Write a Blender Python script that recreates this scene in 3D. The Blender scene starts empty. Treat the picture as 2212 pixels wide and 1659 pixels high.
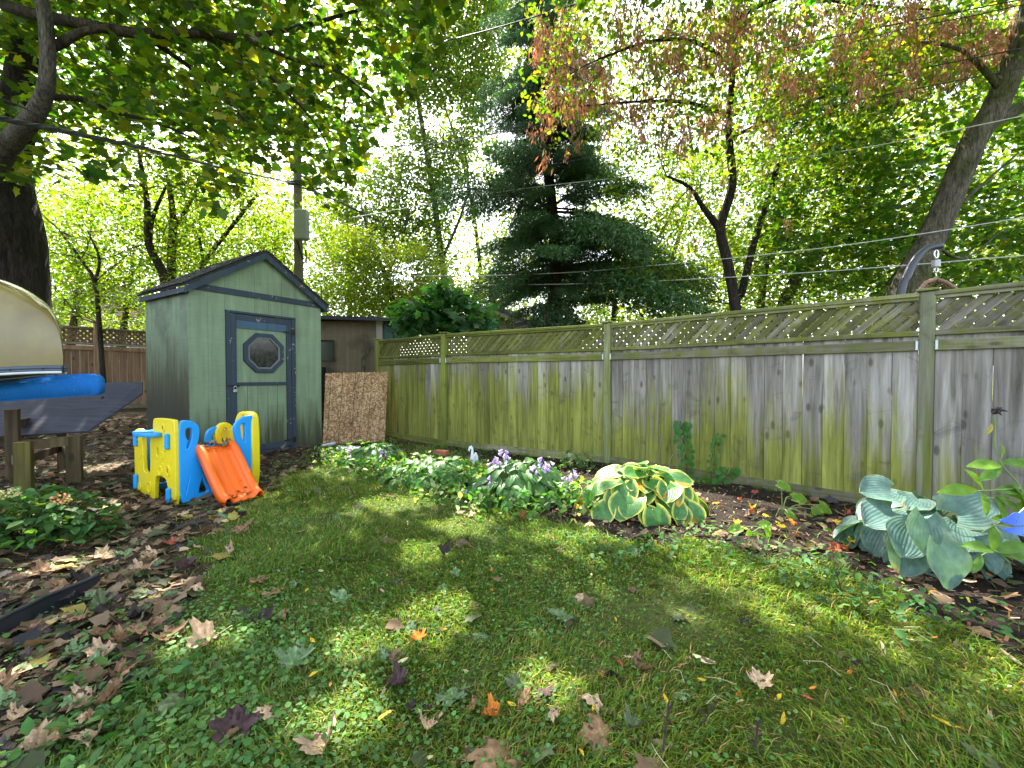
import bpy, bmesh, math, random
import numpy as np
from mathutils import Vector, Matrix
SC = bpy.context.scene
COL = SC.collection
RNG = np.random.default_rng(7)
random.seed(7)
# ---------------------------------------------------------------- camera, sky, sun, exposure
FPX, CX, CY, EYE = 915.0, 1106.0, 829.5, 1.2
PITCH = math.atan((CY - 812.0) / FPX)
cam = bpy.data.objects.new('camera', bpy.data.cameras.new('camera'))
COL.objects.link(cam)
cam.location = (0, 0, EYE)
cam.rotation_euler = (math.pi / 2 - PITCH, 0, 0)
cam.data.sensor_width = 36.0
cam.data.lens = 36.0 * FPX / 2212.0
cam.data.clip_start = 0.05
cam.data.clip_end = 600
SC.camera = cam
SUN_EL, SUN_AZ = math.radians(55), math.radians(-24)
SUN = Vector((math.sin(SUN_AZ) * math.cos(SUN_EL), math.cos(SUN_AZ) * math.cos(SUN_EL), math.sin(SUN_EL)))
world = bpy.data.worlds.new('World')
SC.world = world
world.use_nodes = True
wn = world.node_tree
sky = wn.nodes.new('ShaderNodeTexSky')
sky.sky_type = 'NISHITA'
sky.sun_disc = False
sky.sun_elevation = SUN_EL
sky.sun_rotation = SUN_AZ % (2 * math.pi)
sky.air_density = 1.0
sky.dust_density = 3.0
bg = wn.nodes['Background']
hs = wn.nodes.new('ShaderNodeHueSaturation')
hs.inputs['Saturation'].default_value = 0.55
wn.links.new(sky.outputs[0], hs.inputs['Color'])
wn.links.new(hs.outputs[0], bg.inputs[0])
bg.inputs[1].default_value = 0.15
sun = bpy.data.objects.new('sun', bpy.data.lights.new('sun', 'SUN'))
COL.objects.link(sun)
sun.data.energy = 4.0
sun.data.angle = math.radians(0.53)
sun.data.color = (1.0, 0.93, 0.82)
sun.rotation_euler = SUN.to_track_quat('Z', 'Y').to_euler()
sun.location = (-6, 12, 18)
SC.view_settings.view_transform = 'Standard'
SC.view_settings.look = 'None'
SC.view_settings.gamma = 1.0
SC.view_settings.use_curve_mapping = False
SC.view_settings.exposure = 2.75
SC.cycles.use_denoising = True
SC.cycles.max_bounces = 9
SC.cycles.transmission_bounces = 6
SC.cycles.diffuse_bounces = 5
# ---------------------------------------------------------------- pixel helpers (2212 x 1659 view of the photograph)
def ray(px, py):
    x, z = (px - CX) / FPX, (CY - py) / FPX
    c, s = math.cos(PITCH), math.sin(PITCH)
    return Vector((x, c + s * z, -s + c * z))
def at(px, py, Y):
    d = ray(px, py)
    return Vector((0, 0, EYE)) + d * (Y / d.y)
def sm(a, b, x):
    t = np.clip((x - a) / (b - a), 0, 1)
    return t * t * (3 - 2 * t)
def gz(x, y):
    e = -.855 * x + .52 * y
    z = .38 * sm(7.4, 12.5, e) + .15 * sm(3.3, 4.5, -x) * (1 - sm(4.2, 5.3, y)) * sm(-1, 1, y)
    z = z + .012 * np.sin(x * 2.1 + 1) * np.sin(y * 1.7) + .008 * np.sin(x * 5.3) * np.cos(y * 4.1)
    return z
def G(px, py):
    d = ray(px, py)
    z = 0.0
    for _ in range(12):
        t = (z - EYE) / d.z
        p = d * t
        z = float(gz(p.x, p.y))
    return Vector((p.x, p.y, z))
def lin(r, g, b):
    f = lambda c: (c / 255) / 12.92 if c <= 10 else (((c / 255) + .055) / 1.055) ** 2.4
    return (f(r), f(g), f(b))
# ---------------------------------------------------------------- objects
def tag(o, label=None, cat=None, group=None, kind=None):
    if label: o['label'] = label
    if cat: o['category'] = cat
    if group: o['group'] = group
    if kind: o['kind'] = kind
    return o
def empty(name, loc, label=None, cat=None, group=None, rotz=0):
    o = bpy.data.objects.new(name, None)
    COL.objects.link(o)
    o.location = loc
    o.rotation_euler = (0, 0, rotz)
    o.empty_display_size = .1
    return tag(o, label, cat, group)
def link(name, me, mat=None, parent=None, loc=None, rot=None, scale=None):
    """one mesh object; loc is in the parent's own frame"""
    o = bpy.data.objects.new(name, me)
    COL.objects.link(o)
    if mat is not None and len(me.materials) == 0:
        me.materials.append(mat)
    if parent is not None: o.parent = parent
    if loc is not None: o.location = loc
    if rot is not None: o.rotation_euler = rot
    if scale is not None: o.scale = scale if hasattr(scale, '__len__') else (scale,) * 3
    return o
def smooth(me, on=True):
    me.polygons.foreach_set('use_smooth', [on] * len(me.polygons))
    return me
class MB:
    def __init__(self): self.v, self.f = [], []
    def add(self, vs, fs):
        n = len(self.v)
        self.v += [tuple(v) for v in vs]
        self.f += [tuple(i + n for i in f) for f in fs]
        return self
    def box(self, c, s, m=None):
        x, y, z = s[0] / 2, s[1] / 2, s[2] / 2
        vs = [Vector((a, b, d)) for a in (-x, x) for b in (-y, y) for d in (-z, z)]
        if m is not None: vs = [m @ v for v in vs]
        vs = [v + Vector(c) for v in vs]
        return self.add(vs, [(0, 1, 3, 2), (4, 6, 7, 5), (0, 4, 5, 1), (2, 3, 7, 6), (0, 2, 6, 4), (1, 5, 7, 3)])
    def tube(self, pts, rad, n=8, caps=True, wob=0.0):
        pts = [Vector(p) for p in pts]
        if not hasattr(rad, '__len__'): rad = [rad] * len(pts)
        vs, fs = [], []
        t = (pts[1] - pts[0]).normalized()
        u = t.orthogonal().normalized()
        for i, p in enumerate(pts):
            a = pts[max(i - 1, 0)]
            b = pts[min(i + 1, len(pts) - 1)]
            t = (b - a).normalized()
            u = (u - t * u.dot(t))
            u = u.normalized() if u.length > 1e-6 else t.orthogonal().normalized()
            w = t.cross(u)
            for k in range(n):
                an = 2 * math.pi * k / n
                r = rad[i] * (1 + wob * (random.random() - .5) * 2)
                vs.append(p + (u * math.cos(an) + w * math.sin(an)) * r)
        for i in range(len(pts) - 1):
            for k in range(n):
                a, b = i * n + k, i * n + (k + 1) % n
                fs.append((a, b, b + n, a + n))
        if caps:
            fs.append(tuple(range(n - 1, -1, -1)))
            fs.append(tuple(range((len(pts) - 1) * n, len(pts) * n)))
        return self.add(vs, fs)
    def prism(self, poly, y0, y1):
        """poly in (x, z), extruded along y"""
        n = len(poly)
        vs = [(x, y0, z) for x, z in poly] + [(x, y1, z) for x, z in poly]
        fs = [tuple(range(n)), tuple(range(2 * n - 1, n - 1, -1))]
        fs += [(i, i + n, (i + 1) % n + n, (i + 1) % n) for i in range(n)]
        return self.add(vs, fs)
    def mesh(self, name='m', sm_=False):
        me = bpy.data.meshes.new(name)
        me.from_pydata(self.v, [], self.f)
        me.update()
        bm = bmesh.new(); bm.from_mesh(me)
        bmesh.ops.recalc_face_normals(bm, faces=bm.faces)
        bm.to_mesh(me); bm.free()
        if sm_: smooth(me)
        return me
    def obj(self, name, mat, parent=None, sm_=False, loc=None, rot=None):
        return link(name, self.mesh(name, sm_), mat, parent, loc, rot)
def bbox(sx, sy, sz, bev=.004, name='m'):
    bm = bmesh.new()
    bmesh.ops.create_cube(bm, size=1)
    bmesh.ops.scale(bm, vec=(sx, sy, sz), verts=bm.verts)
    bmesh.ops.bevel(bm, geom=bm.edges[:], offset=bev, segments=1, affect='EDGES')
    me = bpy.data.meshes.new(name)
    bm.to_mesh(me); bm.free()
    return me
def curve_mesh(name, loops, ext, bevel=0.0, res=2):
    """filled 2D loops (first outline, then holes) extruded; lies in local XY, thickness along Z"""
    cu = bpy.data.curves.new(name, 'CURVE')
    cu.dimensions = '2D'; cu.fill_mode = 'BOTH'
    cu.extrude = ext; cu.bevel_depth = bevel; cu.bevel_resolution = res
    for lp in loops:
        s = cu.splines.new('POLY'); s.points.add(len(lp) - 1)
        for p, q in zip(s.points, lp): p.co = (q[0], q[1], 0, 1)
        s.use_cyclic_u = True
    return to_mesh(name, cu)
def to_mesh(name, cu):
    ob = bpy.data.objects.new(name + '_tmp', cu)
    COL.objects.link(ob)
    dg = bpy.context.evaluated_depsgraph_get()
    me = bpy.data.meshes.new_from_object(ob.evaluated_get(dg))
    me.name = name
    bpy.data.objects.remove(ob)
    bpy.data.curves.remove(cu)
    return me
def text_mesh(txt, size, ext=.001):
    cu = bpy.data.curves.new('letter', 'FONT')
    cu.body = txt; cu.size = size; cu.extrude = ext; cu.align_x = 'CENTER'; cu.align_y = 'CENTER'
    return to_mesh('letter', cu)
def chaikin(p, n=2):
    for _ in range(n):
        q = []
        for i in range(len(p)):
            a, b = p[i], p[(i + 1) % len(p)]
            q += [(a[0] * .75 + b[0] * .25, a[1] * .75 + b[1] * .25), (a[0] * .25 + b[0] * .75, a[1] * .25 + b[1] * .75)]
        p = q
    return p
def poly_mesh(name, V, T, F, C=None, smooth_=False):
    """V (N,k,3) vertices of N copies, F the template's faces, C (N,3) colour per copy or (N,k,3)"""
    N, k, _ = V.shape
    me = bpy.data.meshes.new(name)
    if N == 0: return me
    me.vertices.add(N * k)
    me.vertices.foreach_set('co', V.astype(np.float32).ravel())
    tl = np.concatenate([np.array(f) for f in F])
    ln = np.array([len(f) for f in F])
    loops = (tl[None, :] + (np.arange(N) * k)[:, None]).ravel()
    tot = np.tile(ln, N)
    st = np.concatenate([[0], np.cumsum(tot)[:-1]])
    me.loops.add(len(loops)); me.loops.foreach_set('vertex_index', loops.astype(np.int32))
    me.polygons.add(len(tot))
    me.polygons.foreach_set('loop_start', st.astype(np.int32))
    me.polygons.foreach_set('loop_total', tot.astype(np.int32))
    if smooth_: me.polygons.foreach_set('use_smooth', np.ones(len(tot), bool))
    me.update(calc_edges=True)
    if C is not None:
        a = me.color_attributes.new('col', 'FLOAT_COLOR', 'POINT')
        c = np.ones((N, k, 4), np.float32)
        c[:, :, :3] = C[:, None, :] if C.ndim == 2 else C
        a.data.foreach_set('color', c.ravel())
    return me
def rots(yaw, tilt, roll):
    cy, sy, ct, st, cr, sr = np.cos(yaw), np.sin(yaw), np.cos(tilt), np.sin(tilt), np.cos(roll), np.sin(roll)
    o, z = np.ones_like(yaw), np.zeros_like(yaw)
    Rz = np.stack([cy, -sy, z, sy, cy, z, z, z, o], 1).reshape(-1, 3, 3)
    Rx = np.stack([o, z, z, z, ct, -st, z, st, ct], 1).reshape(-1, 3, 3)
    Ry = np.stack([cr, z, sr, z, o, z, -sr, z, cr], 1).reshape(-1, 3, 3)
    return Rz @ Rx @ Ry
T_DIAMOND = (np.array([(0, 0, 0), (.3, .42, .05), (0, 1, 0), (-.3, .42, .05)]), [(0, 1, 2, 3)])
T_OVATE = (np.array([(0, 0, 0), (.27, .25, .07), (.25, .62, .06), (0, 1, -.08), (-.25, .62, .06), (-.27, .25, .07)]), [(0, 1, 2, 3), (0, 3, 4, 5)])
_m = [(0, 0), (.13, .05), (.5, .02), (.42, .27), (.68, .5), (.40, .56), (.27, .72), (0, 1)]
T_MAPLE = (np.array([(x, y, -.1 * abs(x) ** 1.5 - .12 * y * y) for x, y in _m + [(-x, y) for x, y in _m[-2:0:-1]]]), [tuple(range(14))])
T_ROUND = (np.array([(math.sin(a) * .5, .5 - math.cos(a) * .5, .06 * math.cos(2 * a)) for a in [2 * math.pi * i / 7 for i in range(7)]]), [tuple(range(7))])
def leaves(P, size, T, col, tilt=.5, yaw=None, tilt0=0.0, rng=RNG):
    n = len(P)
    yaw = rng.uniform(0, 2 * np.pi, n) if yaw is None else yaw
    R = rots(yaw, rng.normal(tilt0, tilt, n), rng.normal(0, tilt, n))
    size = np.broadcast_to(size, (n,))
    return P[:, None, :] + size[:, None, None] * np.einsum('nij,kj->nki', R, T[0])
def vary(base, n, amt=.25, hue=.12, rng=RNG):
    b = np.array(base)[None, :] * np.exp(rng.normal(0, amt, (n, 1)))
    b = b * np.exp(rng.normal(0, hue, (n, 3)) * np.array([1, .25, .6]))
    return np.clip(b, .002, .9)
# patches of lawn that the sun reaches through gaps cut in the crowns for it (x, y, half sizes)
def patch(px, py, rx, ry):
    p = G(px, py); d = p.y / FPX
    return (p.x, p.y, rx * d, ry * p.y * p.y / (EYE * FPX))
LIT = [patch(*q) for q in [(910, 1200, 34, 20), (1005, 1135, 40, 18), (860, 1088, 55, 13), (800, 1385, 42, 42), (955, 1340, 45, 48), (1150, 1050, 95, 42),
       (930, 1030, 70, 22), (240, 1010, 55, 16), (60, 1140, 45, 26), (110, 1230, 75, 15), (235, 1095, 45, 9), (2000, 1100, 110, 42), (2110, 1255, 42, 20),
       (1700, 1085, 75, 10), (2020, 1275, 35, 12), (30, 1480, 26, 24), (420, 1390, 25, 14), (350, 1280, 30, 8), (1380, 1085, 60, 12), (2150, 1050, 60, 30),
       (800, 1000, 36, 12), (480, 1380, 14, 14), (1250, 1170, 60, 10), (750, 1560, 40, 18), (620, 985, 20, 6), (1180, 1500, 40, 14)]]
def punch(P, keep=0.0, grow=1.0, rng=RNG):
    t = P[:, 2] / SUN.z
    x, y = P[:, 0] - SUN.x * t, P[:, 1] - SUN.y * t
    hit = np.zeros(len(P), bool)
    for a, b, ra, rb in LIT:
        ra2, rb2 = max(ra, .06) * grow + .11, max(rb, .06) * grow + .11
        hit |= ((x - a) / ra2) ** 2 + ((y - b) / rb2) ** 2 < 1
    return ~hit | (rng.random(len(P)) < keep)
# ---------------------------------------------------------------- materials
def newmat(name):
    m = bpy.data.materials.new(name); m.use_nodes = True
    nt = m.node_tree
    return m, nt, nt.nodes['Principled BSDF']
class N:
    """tiny node helper"""
    def __init__(s, nt): s.nt = nt
    def new(s, t, **kw):
        n = s.nt.nodes.new(t)
        for k, v in kw.items(): setattr(n, k, v)
        return n
    def put(s, sock, v):
        if hasattr(v, 'links') or isinstance(v, bpy.types.NodeSocket): s.nt.links.new(v, sock)
        else: sock.default_value = v if not (hasattr(v, '__len__') and len(v) == 3 and len(sock.default_value) == 4) else (*v, 1)
    def math(s, op, a, b=0.0, c=None):
        n = s.new('ShaderNodeMath', operation=op)
        s.put(n.inputs[0], a); s.put(n.inputs[1], b)
        if c is not None: s.put(n.inputs[2], c)
        return n.outputs[0]
    def mix(s, f, a, b, mode='MIX'):
        n = s.new('ShaderNodeMix', data_type='RGBA', blend_type=mode)
        s.put(n.inputs[0], f); s.put(n.inputs[6], a); s.put(n.inputs[7], b)
        return n.outputs[2]
    def noise(s, vec, scale, detail=4, rough=.55, dist=0.0):
        n = s.new('ShaderNodeTexNoise')
        if vec is not None: s.nt.links.new(vec, n.inputs['Vector'])
        n.inputs['Scale'].default_value = scale; n.inputs['Detail'].default_value = detail
        n.inputs['Roughness'].default_value = rough; n.inputs['Distortion'].default_value = dist
        return n.outputs['Fac']
    def ramp(s, f, *stops):
        n = s.new('ShaderNodeValToRGB'); e = n.color_ramp.elements
        while len(e) < len(stops): e.new(.5)
        for q, (p, c) in zip(e, stops):
            q.position = p; q.color = (*c, 1) if hasattr(c, '__len__') else (c, c, c, 1)
        s.put(n.inputs[0], f)
        return n.outputs[0]
    def coord(s, which='Object'): return s.new('ShaderNodeTexCoord').outputs[which]
    def map(s, vec, scale=(1, 1, 1), loc=(0, 0, 0), rot=(0, 0, 0)):
        n = s.new('ShaderNodeMapping'); s.nt.links.new(vec, n.inputs[0])
        n.inputs['Scale'].default_value = scale; n.inputs['Location'].default_value = loc; n.inputs['Rotation'].default_value = rot
        return n.outputs[0]
    def bump(s, h, strength=.3, dist=.01, normal=None):
        n = s.new('ShaderNodeBump'); n.inputs['Strength'].default_value = strength; n.inputs['Distance'].default_value = dist
        s.nt.links.new(h, n.inputs['Height'])
        return n.outputs[0]
    def attr(s, name, typ='GEOMETRY'):
        n = s.new('ShaderNodeAttribute', attribute_type=typ, attribute_name=name)
        return n
def leafmat(name, trans=.45, rough=.45, tint=(2.15, 2.15, .45), veins=0.0, spec=.4):
    m, nt, b = newmat(name); h = N(nt)
    c = h.attr('col').outputs['Color']
    nz = h.noise(h.coord('Object'), 23, 3)
    c2 = h.mix(1.0, c, h.ramp(nz, (.25, .72), (.75, 1.25)), 'MULTIPLY')
    if veins:   # browned specks and bitten spots
        c2 = h.mix(h.ramp(h.noise(h.coord('Object'), 31, 3, .7), (.66, 0.0), (.70, .8)), c2, (.16, .10, .04, 1))
    h.put(b.inputs['Base Color'], c2)
    b.inputs['Roughness'].default_value = rough
    b.inputs['Specular IOR Level'].default_value = spec
    tr = h.new('ShaderNodeBsdfTranslucent')
    h.put(tr.inputs[0], h.mix(1.0, c2, (*tint, 1), 'MULTIPLY'))
    if veins:
        uv = h.new('ShaderNodeUVMap').outputs[0]
        sx = h.new('ShaderNodeSeparateXYZ'); nt.links.new(uv, sx.inputs[0])
        w = h.math('SINE', h.math('MULTIPLY', sx.outputs[0], 46.0))
        w = h.math('ADD', h.math('MULTIPLY', w, .5), h.math('MULTIPLY', h.noise(h.coord('Object'), 60, 2), veins))
        bp = h.bump(w, .22, .006)
        nt.links.new(bp, b.inputs['Normal'])
    mx = h.new('ShaderNodeMixShader'); mx.inputs[0].default_value = trans
    nt.links.new(b.outputs[0], mx.inputs[1]); nt.links.new(tr.outputs[0], mx.inputs[2])
    nt.links.new(mx.outputs[0], nt.nodes['Material Output'].inputs[0])
    return m
def plain(name, col, rough=.6, metal=0.0, var=.12, scale=8.0, bump=.1, dirt=None, spec=.5):
    m, nt, b = newmat(name); h = N(nt)
    co = h.coord('Object')
    nz = h.noise(co, scale, 5)
    c = h.mix(1.0, (*col, 1), h.ramp(nz, (.2, 1 - var), (.8, 1 + var)), 'MULTIPLY')
    if dirt:
        d = h.ramp(h.noise(co, dirt[1], 6, .7), (dirt[2], 0.0), (dirt[2] + .14, 1.0))
        c = h.mix(d, c, (*dirt[0], 1))
    h.put(b.inputs['Base Color'], c)
    b.inputs['Roughness'].default_value = rough; b.inputs['Metallic'].default_value = metal
    b.inputs['Specular IOR Level'].default_value = spec
    if bump: nt.links.new(h.bump(h.noise(co, scale * 6, 4), bump, .004), b.inputs['Normal'])
    return m
def woodmat(name, dark, mid, light, algae=(.10, .15, .012), algae_k=0.0, zoff=0.0, grain=1.0, rough=.85, axis='Z'):
    """weathered timber: grain along local z (or x), green algae that follows the object's own 'algae' property"""
    m, nt, b = newmat(name); h = N(nt)
    oc = h.coord('Object')
    rnd = h.new('ShaderNodeObjectInfo').outputs['Random']
    off = h.new('ShaderNodeCombineXYZ')
    for i, k in enumerate((37.0, 91.0, 53.0)): h.put(off.inputs[i], h.math('MULTIPLY', rnd, k))
    ad = h.new('ShaderNodeVectorMath', operation='ADD')
    nt.links.new(oc, ad.inputs[0]); nt.links.new(off.outputs[0], ad.inputs[1])
    co = ad.outputs[0]
    along = (1, 1, .06) if axis == 'Z' else (.06, 1, 1)
    g = h.map(co, tuple(a * 28 * grain for a in along))
    n1 = h.noise(g, 1.0, 6, .62, .6)
    g2 = h.map(co, tuple(a * 7 for a in ((1, 1, .09) if axis == 'Z' else (.09, 1, 1))))
    n2 = h.noise(g2, 1.0, 3, .5)
    f = h.math('ADD', h.math('MULTIPLY', n1, .55), h.math('MULTIPLY', n2, .45))
    c = h.ramp(f, (.32, dark), (.5, mid), (.68, light))
    # per piece shade
    c = h.mix(1.0, c, h.ramp(rnd, (0.0, .66), (1.0, 1.25)), 'MULTIPLY')
    # knots
    vo = h.new('ShaderNodeTexVoronoi'); vo.inputs['Scale'].default_value = 1.0
    nt.links.new(h.map(co, (7, 7, 3.0) if axis == 'Z' else (3, 7, 7)), vo.inputs['Vector'])
    kn = h.ramp(vo.outputs['Distance'], (.09, 1.0), (.17, 0.0))
    c = h.mix(h.math('MULTIPLY', kn, .65), c, (dark[0] * .35, dark[1] * .33, dark[2] * .3, 1))
    if algae_k:
        a = h.attr('algae', 'OBJECT').outputs['Fac']
        sx = h.new('ShaderNodeSeparateXYZ'); nt.links.new(oc, sx.inputs[0])
        # more growth near the ground, in streaks that run down the board
        st = h.noise(h.map(co, (16, 16, .5)), 1.0, 4, .6)
        st2 = h.noise(h.map(co, (3.5, 3.5, 1.6)), 1.0, 4, .6)
        v = h.math('SUBTRACT', a, h.math('MULTIPLY', sx.outputs[2], algae_k))
        v = h.math('ADD', v, h.math('MULTIPLY', h.math('SUBTRACT', st, .5), 2.4))
        v = h.math('ADD', v, h.math('MULTIPLY', h.math('SUBTRACT', st2, .5), 1.3))
        af = h.ramp(v, (.15, .05), (1.15, .88))
        ac = h.ramp(st2, (.3, tuple(q * .45 for q in algae)), (.62, algae))
        ac = h.mix(1.0, ac, h.ramp(f, (.34, .55), (.5, 1.0), (.66, 1.5)), 'MULTIPLY')
        ac = h.mix(.5, ac, h.mix(1.0, c, (.80, .92, .10, 1), 'MULTIPLY'))
        c = h.mix(af, c, ac)
        dk = h.ramp(h.noise(h.map(co, (2.5, 2.5, 3.5), (5, 2, 1)), 1.0, 5, .7, 1.0), (.56, 0.0), (.72, .55))
        c = h.mix(dk, c, (.045, .05, .03, 1))
    h.put(b.inputs['Base Color'], c)
    b.inputs['Roughness'].default_value = rough
    b.inputs['Specular IOR Level'].default_value = .25
    nt.links.new(h.bump(f, .5, .006), b.inputs['Normal'])
    return m
def barkmat(name, dark, light, moss=None, k=1.0):
    m, nt, b = newmat(name); h = N(nt)
    co = h.coord('Object')
    g = h.noise(h.map(co, (9 * k, 9 * k, 1.6 * k)), 1.0, 7, .68, .8)
    c = h.ramp(g, (.3, dark), (.7, light))
    if moss: c = h.mix(h.ramp(h.noise(co, 2.2, 5, .6), (.42, 0.0), (.62, .85)), c, (*moss, 1))
    g3 = h.noise(h.map(co, (26 * k, 26 * k, 5 * k)), 1.0, 6, .7, 1.2)
    c = h.mix(1.0, c, h.ramp(g3, (.38, .35), (.62, 1.25)), 'MULTIPLY')
    g = h.math('ADD', g, h.math('MULTIPLY', g3, .6))
    h.put(b.inputs['Base Color'], c); b.inputs['Roughness'].default_value = .92
    b.inputs['Specular IOR Level'].default_value = .2
    nt.links.new(h.bump(g, 1.0, .05), b.inputs['Normal'])
    return m
M_FENCE = woodmat('weathered cedar with algae', (.09, .08, .07), (.25, .23, .215), (.46, .43, .43), (.19, .215, .018), 1.35)
M_RAIL = woodmat('weathered rail', (.08, .075, .055), (.19, .18, .13), (.33, .31, .25), (.11, .14, .018), .15, axis='X')
M_LATT = woodmat('weathered lattice', (.07, .06, .05), (.18, .155, .14), (.34, .31, .29), (.09, .11, .02), .3, axis='X')
M_POST = woodmat('weathered post', (.11, .11, .075), (.24, .24, .17), (.38, .38, .30), (.12, .15, .018), .25)
M_BACKF = woodmat('brown cedar boards', (.13, .08, .05), (.27, .17, .11), (.40, .28, .19))
M_LEG = woodmat('pressure treated timber', (.035, .024, .015), (.085, .06, .034), (.15, .11, .06), (.06, .065, .012), .5)
M_BARK_D = barkmat('dark furrowed bark', (.012, .010, .009), (.055, .042, .034))
M_BARK_G = barkmat('grey bark', (.04, .034, .028), (.14, .12, .10))
M_BARK_M = barkmat('mossy bark', (.05, .042, .034), (.19, .16, .13), (.06, .07, .015))
M_BARK_S = barkmat('thin brown bark', (.022, .016, .012), (.09, .07, .05))
M_LEAF = leafmat('backlit tree leaf', .5)
M_LEAF_N = leafmat('garden leaf', .3, .6, spec=.2)
M_GRASS = leafmat('grass blade', .35, .65, (1.5, 1.6, .5), spec=.12)
M_HOSTA = leafmat('ribbed hosta leaf', .22, .42, (1.4, 1.6, .5), .5)
M_DRY = leafmat('dry leaf', .22, .7, (1.3, 1.1, .7), 0, .2)
M_NEEDLE = leafmat('spruce needle', .25, .5, (1.2, 1.3, .6))
M_PETAL = leafmat('petal', .4, .5, (1.1, 1.0, 1.1))
# ================================================================ GROUND
FP = [(-2.7, 8.6), (-1.145, 7.27), (1.335, 5.84), (3.576, 3.66), (5.45, 1.40), (7.1, -1.1)]
def inpoly(x, y, poly):
    c = np.zeros(x.shape, bool)
    n = len(poly)
    for i in range(n):
        (x1, y1), (x2, y2) = poly[i], poly[(i + 1) % n]
        if y1 == y2: continue
        c ^= ((y1 > y) != (y2 > y)) & (x < (x2 - x1) * (y - y1) / (y2 - y1) + x1)
    return c
g2 = lambda *q: [tuple(G(*p)[:2]) for p in q]
P_MULCH = g2((705, 985), (790, 1012), (900, 1040), (1060, 1088), (1180, 1112), (1250, 1150), (1360, 1172), (1500, 1176), (1600, 1192), (1750, 1216), (1860, 1262), (2030, 1330), (2212, 1400)) + [(3.2, 1.2), (5, -.5), (7.1, -1.1)] + FP[-2::-1] + [(-3.2, 8.4)]
P_LITTER = g2((20, 1655), (150, 1540), (300, 1490), (400, 1400), (400, 1290), (430, 1190), (500, 1110), (590, 1050), (680, 1005), (700, 985)) + [(-3.2, 7.4), (-2.9, 9.6), (-4, 13), (-16, 16), (-16, -2), (-1.9, -1)]
def wob(x, y):
    return (x + .09 * np.sin(7 * y + 3 * x) + .06 * np.sin(17 * y - 5 * x + 1), y + .09 * np.sin(8 * x - 2 * y) + .06 * np.sin(19 * x + 6 * y))
def zone(x, y):
    a, b = wob(x, y)
    return inpoly(a, b, P_MULCH).astype(float), inpoly(a * 1.0, b, P_LITTER).astype(float)
def pn(x, y, s, seed=0):
    """cheap smooth noise 0..1"""
    r = np.random.default_rng(seed); v = np.zeros_like(x)
    for k in range(7):
        a = r.uniform(0, 2 * np.pi); f = s * r.uniform(.6, 1.9)
        v += np.sin((x * np.cos(a) + y * np.sin(a)) * f + r.uniform(0, 6.28))
    return .5 + v / 7 * .9
xs = np.concatenate([-np.geomspace(250, 12.5, 14), np.arange(-12, 9, .075), np.geomspace(9.3, 250, 14)])
ys = np.concatenate([-np.geomspace(120, 1.4, 10), np.arange(-1, 13, .075), np.geomspace(13.4, 260, 14)])
X, Y = np.meshgrid(xs, ys)
Z = gz(X, Y) + .010 * (pn(X, Y, 14, 3) - .5) + .016 * (pn(X, Y, 5, 5) - .5)
nx, ny = len(xs), len(ys)
me = bpy.data.meshes.new('ground')
me.vertices.add(nx * ny)
me.vertices.foreach_set('co', np.stack([X, Y, Z], 2).astype(np.float32).ravel())
ii = (np.arange(ny - 1)[:, None] * nx + np.arange(nx - 1)[None, :]).ravel()
q = np.stack([ii, ii + 1, ii + nx + 1, ii + nx], 1)
me.loops.add(q.size); me.loops.foreach_set('vertex_index', q.ravel().astype(np.int32))
me.polygons.add(len(q)); me.polygons.foreach_set('loop_start', (np.arange(len(q)) * 4).astype(np.int32)); me.polygons.foreach_set('loop_total', np.full(len(q), 4, np.int32))
me.polygons.foreach_set('use_smooth', np.ones(len(q), bool))
me.update(calc_edges=True)
mu, li = zone(X, Y)
ca = np.zeros((ny, nx, 4), np.float32); ca[..., 0] = mu; ca[..., 1] = li * (1 - mu); ca[..., 3] = 1
me.color_attributes.new('zone', 'FLOAT_COLOR', 'POINT').data.foreach_set('color', ca.ravel())
m, nt, b = newmat('soil and moss'); h = N(nt)
co = h.coord('Object')
zc = h.new('ShaderNodeSeparateColor'); nt.links.new(h.attr('zone').outputs['Color'], zc.inputs[0])
n1 = h.noise(co, 3.0, 6, .6); n2 = h.noise(co, 40, 5, .65)
lawn = h.mix(h.ramp(n1, (.35, 0.0), (.65, 1.0)), (.06, .085, .018, 1), (.10, .13, .028, 1))
lawn = h.mix(h.ramp(n2, (.45, 0.0), (.7, .8)), lawn, (.05, .036, .022, 1))
vo = h.new('ShaderNodeTexVoronoi'); vo.inputs['Scale'].default_value = 26; nt.links.new(co, vo.inputs['Vector'])
lit = h.mix(vo.outputs['Color'], (.030, .021, .014, 1), (.12, .085, .055, 1))
lit = h.mix(h.ramp(n2, (.4, 0.0), (.7, .9)), lit, (.022, .016, .011, 1))
mul = h.ramp(n2, (.35, (.010, .008, .007)), (.62, (.035, .025, .019)), (.78, (.09, .06, .04)))
c = h.mix(zc.outputs[1], lawn, lit); c = h.mix(zc.outputs[0], c, mul)
h.put(b.inputs['Base Color'], c); b.inputs['Roughness'].default_value = .95; b.inputs['Specular IOR Level'].default_value = .15
nt.links.new(h.bump(h.noise(co, 70, 6, .7), 1.0, .02), b.inputs['Normal'])
tag(link('ground', me, m), 'gently uneven back garden soil under the grass and leaves', kind='structure')

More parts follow.
